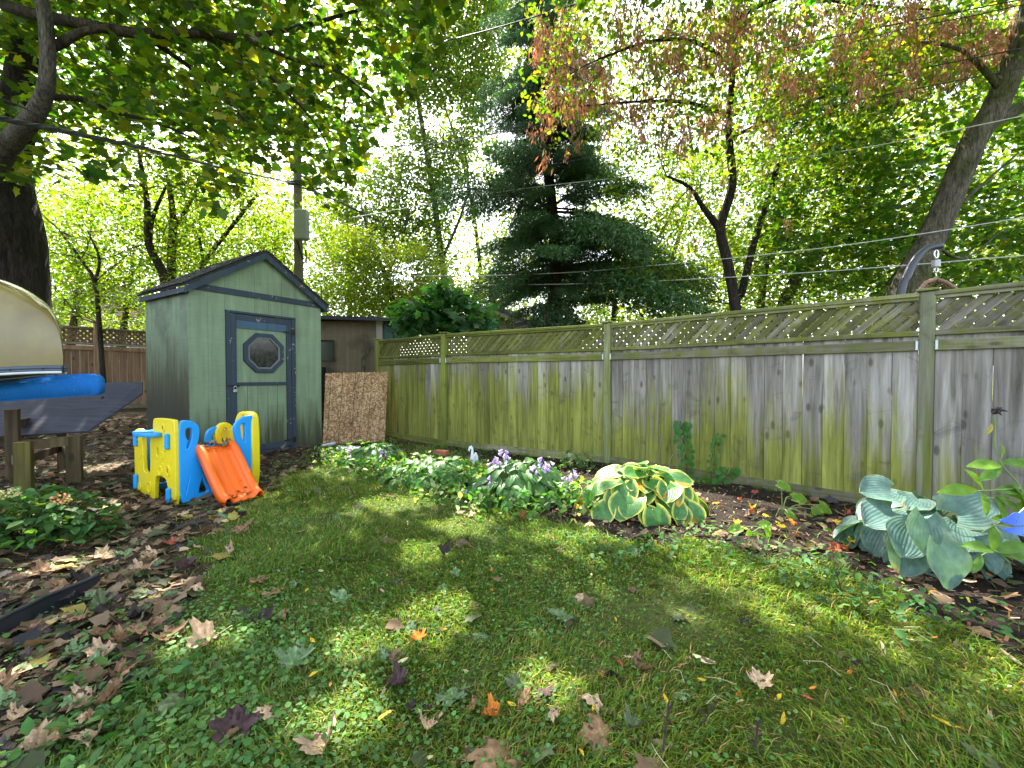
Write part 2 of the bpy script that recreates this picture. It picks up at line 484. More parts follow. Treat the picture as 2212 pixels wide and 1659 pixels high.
def polar(n, rng, r0=.5, r1=10.0, a=66, pw=1.0):
    r = r0 + (r1 - r0) * rng.random(n) ** pw
    t = np.radians(rng.uniform(-a, a, n))
    return r * np.sin(t), r * np.cos(t)
def free(x, y):
    """inside the yard: in front of the fence and outside the shed and its floor"""
    ok = np.ones(x.shape, bool)
    fx = np.array([p[0] for p in FP]); fy = np.array([p[1] for p in FP])
    ok &= (y < np.interp(x, fx, fy) - .03) | (x < -2.7)
    lx, ly = (x + 4.305) * .519 + (y - 5.66) * .854, -(x + 4.305) * .854 + (y - 5.66) * .519
    ok &= ~((lx > -.02) & (lx < 1.97) & (ly > -.02) & (ly < 1.45))
    return ok
rg = np.random.default_rng(11)
# grass
n = 400000
x, y = polar(n, rg, .55, 9.0, 64, 1.0)
mu, li = zone(x, y)
thick = .35 + 1.1 * pn(x, y, 2.2, 21)
p = np.where(mu > 0, np.where(x < .2, .35, .02), np.where(li > 0, .035, 1.0)) * np.clip(thick, .4, 1) * np.where(pn(x, y, 5.5, 8) < .10, .35, 1)
k = (rg.random(n) < p) & free(x, y)
x, y = x[k], y[k]; n = len(x)
hh = rg.uniform(.015, .044, n) * (.75 + .7 * pn(x, y, 3, 2)) * np.where(x > 1.0, 1.25, 1)
wd = rg.uniform(.0013, .0024, n) * (1 + .16 * np.hypot(x, y))
yaw = 2 * np.pi * pn(x, y, 1.3, 4) * 1.5 + rg.normal(0, 1.1, n)
dx, dy = np.cos(yaw), np.sin(yaw)
lean = rg.uniform(.35, 1.5, n)
B = np.stack([x, y, gz(x, y) - .004], 1)
S = np.stack([-dy, dx, 0 * dx], 1) * wd[:, None]
M1 = B + np.stack([dx * lean * hh * .35, dy * lean * hh * .35, hh * .62], 1)
TP = B + np.stack([dx * lean * hh * 1.1, dy * lean * hh * 1.1, hh * (1.05 - .18 * lean)], 1)
V = np.stack([B - S, B + S, M1 + S * .8, M1 - S * .8, TP], 1)
cg = vary((.098, .185, .024), n, .28, .16, rg)
dry = rg.random(n) < .15
cg[dry] = vary((.24, .20, .09), dry.sum(), .3, .1, rg)
yl = pn(x, y, 1.1, 77)[:, None]
cg = cg * (1 - .35 * yl) + cg * np.array([1.9, 1.25, .9]) * .35 * yl
tag(link('grass', poly_mesh('grass', V, None, [(0, 1, 2, 3), (3, 2, 4)], cg), M_GRASS), 'short shaded lawn grass', kind='stuff')
# clover and ground ivy
n = 90000
x, y = polar(n, rg, .55, 7.5, 64, 1.1)
mu, li = zone(x, y)
ivy = sm(-.1, -1.4, x + .25 * (y - 2)) * sm(3.2, 1.4, y)
dens = sm(.42, .75, pn(x, y, 2.6, 31)) * .55 + ivy * .75 + .22
p = np.where(mu > 0, np.where(x < .2, 1.0, .10), np.where(li > 0, .10 + .35 * ivy, 1.0)) * dens
k = (rg.random(n) < p) & free(x, y); x, y, ivy = x[k], y[k], ivy[k]; n = len(x)
sz = rg.uniform(.009, .018, n) * (1 + .9 * ivy * rg.random(n))
P = np.stack([x, y, gz(x, y) + rg.uniform(.012, .038, n)], 1)
cc = vary((.075, .165, .04), n, .25, .15, rg)
tag(link('clover', poly_mesh('clover', leaves(P, sz, T_ROUND, cc, .35, rng=rg), None, T_ROUND[1], cc), M_LEAF_N), 'clover and ground ivy leaves spread through the lawn', kind='stuff')
# low weeds with pointed leaves along the bed's edge
cx_, cy_ = [], []
for a in g2((1530, 1160), (1560, 1185), (1480, 1215), (1620, 1235), (1680, 1205), (1760, 1230), (1720, 1260), (1820, 1240), (1860, 1300), (1270, 1180), (1380, 1195), (1430, 1185), (1330, 1215), (2010, 1330), (2090, 1360), (1830, 1180), (1900, 1350), (900, 1020), (950, 1030), (1000, 1045), (860, 1010), (980, 1060), (930, 1055), (870, 1035), (1040, 1030), (820, 1035), (1020, 1015), (900, 1000), (960, 1010), (640, 1010), (700, 1040), (660, 1080), (600, 1150), (760, 1030), (820, 1000), (230, 1480), (400, 1480), (150, 1620), (690, 985)):
    nn = 34
    r = rg.normal(0, .10, (nn, 2)); cx_.append(a[0] + r[:, 0] * 1.3); cy_.append(a[1] + r[:, 1])
x, y = np.concatenate(cx_), np.concatenate(cy_); n = len(x)
P = np.stack([x, y, gz(x, y) + rg.uniform(.02, .09, n)], 1); cc = vary((.05, .12, .03), n, .3, .2, rg)
tag(link('low_weeds', poly_mesh('low_weeds', leaves(P, rg.uniform(.03, .06, n), T_OVATE, cc, .4, rng=rg), None, T_OVATE[1], cc), M_LEAF_N), 'clumps of low weeds along the bed edge', kind='stuff')
# mixed ground cover between the flowering hostas
cx_, cy_ = [], []
for a, rr in [(g2((720 + 27 * i, 985 + 4.6 * i + (i % 3) * 9))[0], .16) for i in range(20)] + [(g2(q_)[0], .13) for q_ in ((870, 1050), (960, 1075), (1040, 1100), (800, 1030), (1240, 1010), (740, 1010), (1240, 1110), (1130, 1115))]:
    r = rg.normal(0, rr, (110, 2)); cx_.append(a[0] + r[:, 0] * 1.2); cy_.append(a[1] + r[:, 1])
x, y = np.concatenate(cx_), np.concatenate(cy_); k = free(x, y) & (y < 8); x, y = x[k], y[k]; n = len(x)
P = np.stack([x, y, gz(x, y) + rg.uniform(.02, .20, n) * (.5 + .8 * pn(x, y, 6, 61))], 1); cc = vary((.07, .17, .03), n, .35, .25, rg)
w_ = rg.random(n) < .16; cc[w_] = vary((.34, .38, .20), int(w_.sum()), .2, .1, rg)
tag(link('ground_cover', poly_mesh('ground_cover', leaves(P, rg.uniform(.035, .085, n), T_OVATE, cc, .6, rng=rg), None, T_OVATE[1], cc), M_LEAF_N), 'mixed leafy ground cover between the flowering hostas', kind='stuff')
# leaf litter too dense to count
n = 26000
x, y = polar(n, rg, .8, 12, 66, .9)
mu, li = zone(x, y)
k = ((rg.random(n) < np.where(li > 0, .95, np.where(mu > 0, .12, .018)))) & free(x, y); x, y = x[k], y[k]; n = len(x)
pal = np.array([(.17, .11, .062), (.25, .18, .11), (.09, .06, .038), (.07, .085, .035), (.035, .035, .035), (.22, .16, .10), (.10, .12, .06), (.30, .25, .06)])
cc = pal[rg.choice(8, n, p=[.24, .18, .2, .14, .1, .07, .05, .02])] * np.exp(rg.normal(0, .25, (n, 1)))
P = np.stack([x, y, gz(x, y) + rg.uniform(.004, .03, n)], 1)
tag(link('leaf_litter', poly_mesh('leaf_litter', leaves(P, rg.uniform(.04, .105, n), T_MAPLE, cc, .32, rng=rg), None, T_MAPLE[1], cc), M_DRY), 'dense layer of small dead leaves under the trees', kind='stuff')
# bark mulch and little bits of leaf
n = 24000
x, y = polar(n, rg, 1.2, 9.5, 64, .8)
mu, li = zone(x, y)
k = (rg.random(n) < np.where(mu > 0, 1.0, np.where(li > 0, .5, .05))) & free(x, y); x, y = x[k], y[k]; n = len(x)
pal = np.array([(.02, .015, .012), (.05, .032, .022), (.16, .10, .065), (.20, .09, .05), (.35, .27, .19), (.40, .33, .05)])
cc = pal[rg.choice(6, n, p=[.36, .27, .14, .12, .08, .03])] * np.exp(rg.normal(0, .25, (n, 1)))
T_CHIP = (np.array([(-.5, -.14, 0), (.5, -.1, .03), (.42, .16, 0), (-.45, .12, .05)]), [(0, 1, 2, 3)])
P = np.stack([x, y, gz(x, y) + rg.uniform(.002, .022, n)], 1)
tag(link('bark_mulch', poly_mesh('bark_mulch', leaves(P, rg.uniform(.015, .05, n), T_CHIP, cc, .4, rng=rg), None, T_CHIP[1], cc), M_DRY), 'dark bark mulch and leaf crumbs on the flower bed', kind='stuff')
tw_ = MB()
for i in range(150):
    p_ = G(random.uniform(-60, 700), random.uniform(1010, 1600)); 
    if not (zone(np.array([p_.x]), np.array([p_.y]))[1][0] and free(np.array([p_.x]), np.array([p_.y]))[0]): continue
    a_ = random.uniform(0, 6.28); L_ = random.uniform(.06, .28); d_ = Vector((math.cos(a_), math.sin(a_), 0))
    tw_.tube([p_ + Vector((0, 0, .02)), p_ + d_ * L_ * .5 + Vector((random.uniform(-.01, .01), 0, .035)), p_ + d_ * L_ + Vector((0, 0, .02))], [.003, .0025, .001], 4, False)
tag(tw_.obj('litter_twigs', M_BARK_S), 'small dead twigs strewn over the leaf litter', kind='stuff')
# ---------------------------------------------------------------- single fallen leaves
m, nt, b = newmat('fallen maple leaf'); h = N(nt)
oi = h.new('ShaderNodeObjectInfo')
co = h.coord('Object')
ad = h.new('ShaderNodeVectorMath', operation='ADD'); nt.links.new(co, ad.inputs[0])
cb = h.new('ShaderNodeCombineXYZ'); h.put(cb.inputs[0], h.math('MULTIPLY', oi.outputs['Random'], 40.0)); nt.links.new(cb.outputs[0], ad.inputs[1])
c = h.mix(1.0, oi.outputs['Color'], h.attr('col').outputs['Color'], 'MULTIPLY')
c = h.mix(1.0, c, h.ramp(h.noise(ad.outputs[0], 5, 4), (.3, .65), (.7, 1.3)), 'MULTIPLY')
c = h.mix(h.ramp(h.noise(ad.outputs[0], 3.2, 2), (.60, 0.0), (.63, .85)), c, (.035, .018, .015, 1))
h.put(b.inputs['Base Color'], c); b.inputs['Roughness'].default_value = .75; b.inputs['Specular IOR Level'].default_value = .2
tr = h.new('ShaderNodeBsdfTranslucent'); nt.links.new(c, tr.inputs[0])
mx = h.new('ShaderNodeMixShader'); mx.inputs[0].default_value = .2
nt.links.new(b.outputs[0], mx.inputs[1]); nt.links.new(tr.outputs[0], mx.inputs[2]); nt.links.new(mx.outputs[0], nt.nodes['Material Output'].inputs[0])
M_FALLEN = m
_h = [(0, 0), (.07, .04), (.24, -.04), (.42, -.06), (.41, .05), (.56, .12), (.49, .20), (.48, .29), (.62, .34), (.80, .49), (.65, .56), (.65, .69), (.49, .65), (.38, .64), (.28, .70), (.29, .86), (.14, .84), (0, 1.04)]
def maple_mesh(curl, fold, seed):
    r = random.Random(seed)
    out = _h + [(-a, b_) for a, b_ in _h[-2:0:-1]]
    vs = [(0, .33)] + [(a * r.uniform(.92, 1.06), b_ * r.uniform(.95, 1.04)) for a, b_ in out]
    n_ = len(out)
    def zz(a, b_):
        rr = math.hypot(a, b_ - .33)
        return curl * rr * rr + fold * abs(a) + .08 * math.sin(9 * a + seed) * math.cos(7 * b_ + seed) + .05 * math.sin(17 * b_ + 5 * a)
    V = [(a, b_ - .33, zz(a, b_)) for a, b_ in vs]
    mid = []
    for i in range(n_):
        a, b_ = out[i]; a, b_ = a * .55, .33 + (b_ - .33) * .55
        mid.append((a, b_ - .33, zz(a, b_) * .8))
    V += mid
    F = []
    for i in range(n_):
        j = (i + 1) % n_
        F += [(0, 1 + n_ + i, 1 + n_ + j), (1 + n_ + i, 1 + i, 1 + j, 1 + n_ + j)]
    k0 = len(V)
    V += [(-.012, -.33, 0), (.012, -.33, 0), (.05, -.95, .05), (.03, -.95, .05)]
    F.append((k0, k0 + 1, k0 + 2, k0 + 3))
    me = bpy.data.meshes.new('fallen_maple_leaf'); me.from_pydata(V, [], F); me.update()
    a = me.color_attributes.new('col', 'FLOAT_COLOR', 'POINT')
    for i, d in enumerate(a.data):
        t = 1.3 if (i == 0 or (i - 1) % n_ in (4, 9, 17, 25, 30)) else .88
        d.color = (t, t, t, 1)
    me.materials.append(M_FALLEN)
    return smooth(me)
def place_words(p, on):
    marks = (((-2.9, 1.9), 'by the black edging strip'), ((-4.1, 3.4), 'below the hydrangea'), ((-4.4, 4.6), 'near the legs of the boat rack'), ((-2.8, 3.7), 'before the orange slide'),
             ((-2.2, 2.9), 'between slide and lawn'), ((-1.9, 1.9), 'at the border of the lawn'), ((-.6, 2.6), 'in the dappled middle of the lawn'), ((-1.6, 4.2), 'on the lawn near the shed'),
             ((.3, 1.9), 'in the middle of the near lawn'), ((1.3, 3.0), 'just before the variegated hosta'), ((1.6, 2.0), 'on the long grass'), ((2.1, 2.9), 'between the sprouting hosta and the blue hosta'),
             ((1.8, 3.5), 'by the sprouting hosta'), ((.1, 3.4), 'below the flowering hosta'), ((2.6, 2.0), 'below the blue hosta'), ((-.9, 1.6), 'among the ground ivy'), ((1.7, 4.1), 'under the climbing vine'))
    return min(marks, key=lambda m: (m[0][0] - p.x) ** 2 + (m[0][1] - p.y) ** 2)[1]
SHAPES = ('flat', 'drooping', 'cupped', 'folded', 'curled', 'crumpled')
MAPLES = [maple_mesh(.16, .06, 1), maple_mesh(-.5, .1, 2), maple_mesh(.7, .12, 3), maple_mesh(-.15, -.5, 4), maple_mesh(.3, .85, 5), maple_mesh(-.8, .35, 6)]
def oval_leaf(k):
    V, F = [], []
    for i in range(6):
        t = i / 5; w = .19 * math.sin(math.pi * min(.98, t * .93 + .05)) ** .8
        for s in (-1, 0, 1): V.append((s * w, t - .5, k * (t - .5) ** 2 + abs(s) * .09))
    for i in range(5):
        for j in range(2): a = i * 3 + j; F.append((a, a + 1, a + 4, a + 3))
    me = bpy.data.meshes.new('oval_leaf'); me.from_pydata(V, [], F); me.update()
    me.color_attributes.new('col', 'FLOAT_COLOR', 'POINT').data.foreach_set('color', [1.0] * len(V) * 4)
    me.materials.append(M_FALLEN)
    return smooth(me)
OVALS = [oval_leaf(.3), oval_leaf(-.4)]
CLS = {'brown': (.25, .15, .08), 'dark': (.045, .036, .032), 'green': (.14, .22, .10), 'tan': (.44, .31, .19), 'yellow': (.62, .42, .03), 'orange': (.60, .20, .03), 'red': (.32, .085, .04), 'cream': (.62, .52, .28), 'purple': (.075, .045, .045), 'olive': (.10, .13, .06)}
def fallen(px, py, size, colour, label, mesh=None, group=None, lift=.022, tilt=.28, yaw=None, cat='leaf'):
    p = G(px, py)
    me_ = random.choice(MAPLES) if mesh is None else mesh
    nm = 'fallen_maple_leaf' if me_ in MAPLES else 'fallen_leaf'
    o = link(nm, me_, None, None, p + Vector((0, 0, lift)), (random.gauss(0, tilt), random.gauss(0, tilt), random.uniform(0, 6.28) if yaw is None else yaw), size)
    c = CLS[colour]; j = random.uniform(.8, 1.25)
    o.color = (c[0] * j, c[1] * j, c[2] * j, 1)
    return tag(o, label, cat, group)
mp, ov = MAPLES, OVALS
fallen(1215, 1340, .115, 'green', 'large pale green maple leaf lying flat alone in the middle of the lawn', mp[0], yaw=2.6, tilt=.1)
fallen(980, 1520, .088, 'green', 'pale green maple leaf with two brown blotches, below the dark spotted leaves on the lawn', mp[0], yaw=.4, tilt=.15)
fallen(1045, 1382, .075, 'green', 'small pale green maple leaf with a brown tip, up the lawn from the spotted ones', mp[3], yaw=1.5)
fallen(1118, 1492, .075, 'olive', 'dark green maple leaf with black spots, overlapping a blacker leaf on the lawn', mp[0], yaw=3.0)
fallen(1180, 1500, .075, 'purple', 'purplish black spotted maple leaf lying against a green spotted one', mp[1], yaw=1.0)
fallen(955, 1200, .085, 'dark', 'blackish curled leaf lying in the sunlit patch of lawn', mp[4], yaw=1.3)
fallen(635, 1440, .10, 'green', 'pale green maple leaf with a pink brown streak, standing half upright on the lawn', mp[2], yaw=.3, tilt=.5)
fallen(400, 1530, .13, 'olive', 'broad dull blue green maple leaf turned over on the ground ivy', mp[3], yaw=2.2)
fallen(500, 1590, .10, 'purple', 'dark purple brown maple leaf standing among the ground ivy', mp[4], yaw=.5, tilt=.5)
fallen(480, 1620, .085, 'brown', 'brown maple leaf with black patches at the foot of the purple one', mp[3], yaw=1.8)
fallen(590, 1555, .08, 'tan', 'crumpled pinkish brown maple leaf on the ivy near a yellow fleck', mp[5], yaw=.9, tilt=.5)
fallen(445, 1395, .11, 'tan', 'large curled brown leaf catching the sun on the edge of the litter', mp[4], yaw=2.5, tilt=.5)
fallen(590, 1290, .075, 'brown', 'brown maple leaf, upper of a pair lying together on the grass', mp[0], yaw=.3)
fallen(610, 1330, .085, 'brown', 'larger brown maple leaf, lower of a pair lying together on the grass', mp[1], yaw=2.4)
fallen(560, 1262, .09, 'brown', 'flat reddish brown maple leaf beside a paler green one on the lawn edge', mp[0], yaw=1.7)
fallen(640, 1265, .07, 'green', 'pale green maple leaf beside the reddish brown one on the lawn edge', mp[3], yaw=.9)
fallen(325, 1215, .09, 'tan', 'folded tan maple leaf lit by the sun in the litter', mp[4], yaw=2.2)
fallen(410, 1185, .09, 'green', 'green maple leaf at the top of the lawn next to the litter', mp[0], yaw=2.8)
fallen(375, 1180, .08, 'red', 'rusty red brown maple leaf in the litter near the slide', mp[2], yaw=.8)
fallen(735, 1300, .08, 'green', 'light green maple leaf with brown centre at the top of the sunlit streak', mp[0], yaw=.2)
fallen(960, 1275, .07, 'green', 'green maple leaf with a long stalk below the blackish curled leaf', mp[3], yaw=3.3)
fallen(985, 1245, .06, 'green', 'small pale green maple leaf right beside the blackish curled leaf', mp[0], yaw=1.6)
fallen(1080, 1150, .06, 'green', 'small bright green maple leaf on the grass before the variegated hosta', mp[0], yaw=.5)
fallen(1375, 1203, .075, 'green', 'pale green maple leaf with a brown middle at the edge of the mulch', mp[0], yaw=1.2)
fallen(862, 1490, .075, 'purple', 'grey brown maple leaf draped over the grass below the sunlit streak', mp[4], yaw=2.0)
fallen(870, 1440, .05, 'cream', 'pale folded leaf tip beside the grey brown leaf', ov[0])
fallen(1335, 1440, .06, 'red', 'single rust red curled leaf on the lawn', ov[1], yaw=.5)
fallen(1520, 1440, .09, 'cream', 'long cream coloured leaf lying on the grass before the blue hosta', ov[0], yaw=1.1)
fallen(1905, 1415, .07, 'cream', 'cream leaf with brown spots standing on the grass', ov[1], yaw=.2, tilt=.6)
fallen(1965, 1395, .08, 'cream', 'long pale cream leaf nearest to the blue hosta on the grass', ov[0], yaw=1.3)
fallen(2045, 1580, .075, 'yellow', 'bright yellow oval leaf on the long grass near the corner of the lawn', ov[0], yaw=.7)
fallen(1690, 1565, .05, 'yellow', 'small pale yellow leaf standing in the grass', ov[1], yaw=1.7, tilt=.5)
fallen(1640, 1490, .075, 'tan', 'tan maple leaf with pointed yellow edges on the grass', mp[2], yaw=.1)
fallen(1438, 1525, .04, 'yellow', 'round bright yellow leaf on the ivy beneath bare stalks', ov[0], yaw=.3)
fallen(905, 1390, .055, 'orange', 'small orange maple leaf on the edge of the sunlit streak', mp[2], yaw=.8)
fallen(1065, 1560, .06, 'orange', 'orange and yellow leaf with red blotch low in the lawn', mp[4], yaw=1.5)
fallen(1105, 1535, .035, 'yellow', 'small yellow leaf just above the orange one', ov[0])
fallen(1300, 1600, .11, 'brown', 'large crumpled brown maple leaf in the grass at the front of the lawn', mp[5], yaw=1.5, tilt=.5)
fallen(1080, 1655, .16, 'brown', 'big reddish brown maple leaf cut off by the bottom of the picture', mp[1], yaw=.1)
fallen(700, 1630, .09, 'tan', 'pale pinkish leaf standing on edge in the ivy', mp[4], yaw=.3, tilt=.7)
fallen(1030, 1100, .10, 'cream', 'whitish sunlit maple leaf in front of the flowering hosta', mp[3], yaw=2.1)
fallen(1125, 1125, .07, 'red', 'rust brown curled leaf at the edge of the bed by the variegated hosta', mp[4])
fallen(2120, 1655, .10, 'olive', 'olive and brown leaf at the bottom edge of the lawn', ov[0], yaw=.4)
fallen(2190, 1440, .10, 'cream', 'long whitish leaf at the very edge of the lawn', ov[0], yaw=.6)
fallen(2090, 1280, .075, 'tan', 'tan and yellow leaf fallen onto the grass under the blue hosta', ov[0], yaw=1.2, lift=.06)
fallen(1690, 1145, .06, 'yellow', 'yellow maple leaf lying on the dark mulch between the sprouting plants', mp[2], yaw=.5)
fallen(1548, 1090, .06, 'orange', 'orange pink maple leaf on the mulch beside the variegated hosta', mp[1], yaw=.5)
fallen(1840, 1060, .05, 'orange', 'orange leaf resting on top of the kick board of the fence', ov[0], lift=.11, yaw=1.2)
rf = random.Random(5)
def many(nn, fx, size, cols, label, group, mesh=None, tilt=.35, lift=(.01, .05)):
    c_ = 0
    while c_ < nn:
        px, py = fx()
        p = G(px, py)
        mu_, li_ = zone(np.array([p.x]), np.array([p.y]))
        if not free(np.array([p.x]), np.array([p.y]))[0]: continue
        kk = rf.choice(cols)
        ms = rf.choice(mesh or MAPLES); sz = rf.uniform(*size)
        wd = ('small ' if sz < size[0] + .35 * (size[1] - size[0]) else 'large ' if sz > size[0] + .75 * (size[1] - size[0]) else '') + (SHAPES[MAPLES.index(ms)] if ms in MAPLES else 'narrow')
        fallen(px, py, sz, kk, wd + ' ' + nm[kk] + ' ' + label + ' ' + place_words(p, 0), ms, group, rf.uniform(*lift), tilt)
        c_ += 1
nm = {'brown': 'brown', 'dark': 'blackened', 'green': 'pale green', 'tan': 'light tan', 'olive': 'dull green', 'purple': 'dark purple brown', 'yellow': 'yellow', 'cream': 'cream', 'orange': 'orange', 'red': 'rust red'}
def in_litter():
    while True:
        px, py = rf.uniform(-20, 560), rf.uniform(1075, 1650)
        if px < 480 - (py - 1190) * .75 + (60 if py < 1300 else 60): return px, py
many(190, in_litter, (.04, .095), ['brown', 'brown', 'dark', 'green', 'tan', 'olive', 'brown', 'purple', 'olive', 'tan'],
     'maple leaf in the litter', 'maple leaves in the leaf litter')
many(18, lambda: (rf.uniform(430, 1500), rf.uniform(1130, 1640)), (.045, .08), ['brown', 'green', 'olive', 'dark', 'tan'],
     'maple leaf', 'maple leaves scattered on the lawn')
many(70, lambda: (rf.uniform(560, 2200), rf.uniform(1110, 1650)), (.02, .042), ['yellow', 'yellow', 'cream', 'red', 'orange', 'tan'],
     'oval leaf', 'small oval leaves dropped on the grass', OVALS)
many(46, lambda: (rf.uniform(1500, 2000), rf.uniform(1060, 1200)), (.035, .07), ['red', 'brown', 'tan', 'orange', 'red', 'yellow'],
     'leaf on the mulch', 'leaves fallen on the mulch')
# ================================================================ RIGHT FENCE
froot = empty('wooden_fence', (FP[2][0], FP[2][1], 0), 'weathered board fence with lattice top and green algae beside the flower bed', 'fence')
def fpos(x, y, z=0): return Vector((x - FP[2][0], y - FP[2][1], z))
def fpiece(name, me, mat, P, a, u, v=0, z=0, ry=0, algae=.5, par=None, jit=0):
    loc = fpos(P[0] + u * math.cos(a) - v * math.sin(a), P[1] + u * math.sin(a) + v * math.cos(a), z)
    o = link(name, me, mat, par or froot, loc, (random.gauss(0, jit), ry + random.gauss(0, jit * .5), a + random.gauss(0, jit)))
    o['algae'] = algae + random.gauss(0, .12)
    return o
me_board = None
for i, al in zip(range(5), (2.45, 2.15, 1.5, 1.0, .9)):
    (x0, y0), (x1, y1) = FP[i], FP[i + 1]
    L = math.hypot(x1 - x0, y1 - y0); a = math.atan2(y1 - y0, x1 - x0)
    P = FP[i]; u0, u1 = .05, L - .05; W = u1 - u0
    nb = round(W / .168); bw = W / nb
    meb = bbox(bw - .002, .018, 1.535, .003, 'fence_board')
    for v_ in meb.vertices: v_.co.z += .02 + 1.535 / 2
    meb.materials.append(M_FENCE)
    for k in range(nb):
        o = fpiece('board', meb, None, P, a, u0 + bw * (k + .5), random.uniform(-.003, .003), 0, 0, al, jit=.0012)
        if al > 1 or True: o['algae'] = al + random.gauss(0, .24)
    for nme, zc, hz, yy, th, mt in (('cap_rail', 1.90, .035, 0, .10, M_RAIL), ('upper_trim', 1.868, .03, -.026, .02, M_RAIL), ('lattice_rail', 1.567, .045, -.02, .055, M_RAIL), ('top_rail', 1.462, .088, -.026, .036, M_RAIL), ('kick_board', .035, .125, -.028, .034, M_RAIL)):
        o = fpiece(nme, bbox(W, th, hz, .003), mt, P, a, L / 2, yy, zc, 0, al * (.55 if nme != 'kick_board' else .3) + (-.15 if nme == 'top_rail' else 0))
    # lattice
    z0, z1 = 1.585, 1.855; hgt = z1 - z0; pitch = .102
    full = {}
    for lay, sgn in ((0, 1), (1, -1)):
        u = -hgt + (.03 if lay else 0)
        while u < W:
            ua, ub, za, zb = u, u + hgt, z0, z1
            if ua < 0: za = z0 - ua; ua = 0
            if ub > W: zb = z1 - (ub - W); ub = W
            ln = (ub - ua) * math.sqrt(2)
            if ln > .05:
                key = round(ln, 3)
                if key not in full: full[key] = bbox(ln, .007, .056, .0015, 'lattice_slat'); full[key].materials.append(M_LATT)
                uc = (ua + ub) / 2; uc = uc if sgn > 0 else W - uc
                fpiece('slat', full[key], None, P, a, u0 + uc, -.006 + lay * .0085, (za + zb) / 2, -sgn * math.pi / 4, .5 * al)
            u += pitch
for i, (x0, y0) in enumerate(FP[:5]):
    a = math.atan2(FP[i + 1][1] - y0, FP[i + 1][0] - x0)
    mep = bbox(.098, .098, 1.98, .006, 'post')
    for v_ in mep.vertices: v_.co.z += .93
    pst = fpiece('post', mep, M_POST, FP[i], a, 0, -.012, 0, 0, (1.5, 1.6, 1.0, .75, .5)[i], jit=.004)
    cp = link('post_cap', bbox(.145, .145, .022, .004), M_POST, pst, (0, 0, 1.935)); cp['algae'] = .9
    if i in (1, 2, 3):
        for s in (-1, 1):
            link('bracket', bbox(.02, .045, .085, .004), plain('galvanised steel', (.42, .45, .48), .4, .8, .1), pst, (s * .061, -.034, 1.462))
# ================================================================ BACK FENCE (beyond the canoe and the shed)
a = math.atan2(.854, .519)
bx, by, bz = -10.3, 9.65, .36
broot = empty('boundary_fence', (bx, by, bz), 'brown board fence with diamond lattice top behind the canoe and table', 'fence')
def bp_(name, me, mat, u, v=0, z=0, ry=0):
    o = link(name, me, mat, broot, (u * math.cos(a) - v * math.sin(a), u * math.sin(a) + v * math.cos(a), z), (0, ry, a)); return o
meb = bbox(.136, .018, 1.42, .003, 'fence_board'); meb.materials.append(M_BACKF)
for v_ in meb.vertices: v_.co.z += .74
for k in range(56): bp_('board', meb, None, -4 + .142 * k, random.uniform(-.004, .004))
for zc, hz, nme in ((1.97, .05, 'cap_rail'), (1.50, .10, 'top_rail'), (1.60, .05, 'lattice_rail'), (.06, .14, 'kick_board')):
    bp_(nme, bbox(8, .06, hz, .004), M_RAIL if nme != 'top_rail' else M_BACKF, 0, -.03, zc)
lm = MB()
for lay, sgn in ((0, 1), (1, -1)):
    u = -4.0
    while u < 3.6:
        lm.box((u + .16, -.01 + lay * .009, 1.785), (.46, .007, .05), Matrix.Rotation(-sgn * math.pi / 4, 3, 'Y'))
        u += .118
mt_ = lm.mesh('lattice'); 
tag(link('lattice', mt_, M_BACKF, broot, (0, 0, 0), (0, 0, a)), kind='stuff')
mep = bbox(.11, .11, 2.12, .006, 'post'); mep.materials.append(M_BACKF)
for v_ in mep.vertices: v_.co.z += 1.04
for u in (-3.4, -1.4, .62, 2.7):
    p_ = bp_('post', mep, None, u, -.05); link('post_cap', bbox(.17, .17, .03, .004), M_RAIL, p_, (0, 0, 2.115))
# ================================================================ SHED
def paint(name, base, algae_lo=.0, streak=(.09, .08, .06), chip=None, chip_at=.66, stain=.45):
    m, nt, b = newmat(name); h = N(nt)
    gp = h.new('ShaderNodeNewGeometry').outputs['Position']
    co = h.coord('Object')
    n1 = h.noise(h.map(gp, (14, 14, 1.0)), 1.0, 5, .6)
    n2 = h.noise(gp, 1.7, 4, .5)
    n3 = h.noise(h.map(gp, (4, 4, 60)), 1.0, 3, .5)
    c = h.mix(h.ramp(n1, (.3, 0.0), (.7, 1.0)), tuple(q * .8 for q in base) + (1,), tuple(min(q * 1.15, .9) for q in base) + (1,))
    c = h.mix(1.0, c, h.ramp(n3, (.3, .93), (.7, 1.06)), 'MULTIPLY')
    c = h.mix(h.math('MULTIPLY', h.ramp(n2, (.5, 0.0), (.75, 1.0)), stain), c, (*streak, 1))
    if algae_lo:
        sx = h.new('ShaderNodeSeparateXYZ'); nt.links.new(gp, sx.inputs[0])
        v = h.math('SUBTRACT', algae_lo, sx.outputs[2])
        v = h.math('ADD', v, h.math('MULTIPLY', h.math('SUBTRACT', n1, .5), 1.6))
        c = h.mix(h.ramp(v, (.0, 0.0), (.55, .85)), c, (.065, .07, .03, 1))
        c = h.mix(h.ramp(v, (.45, 0.0), (.9, .7)), c, (.03, .028, .02, 1))
    if chip:
        n4 = h.noise(gp, 9, 6, .75)
        c = h.mix(h.ramp(n4, (chip_at, 0.0), (chip_at + .03, 1.0)), c, (*chip, 1))
    h.put(b.inputs['Base Color'], c); b.inputs['Roughness'].default_value = .75; b.inputs['Specular IOR Level'].default_value = .3
    nt.links.new(h.bump(h.math('ADD', n1, h.noise(gp, 60, 4)), .35, .006), b.inputs['Normal'])
    return m
M_SGREEN = paint('faded green barn paint', (.195, .265, .165), .78, chip=None, stain=.35)
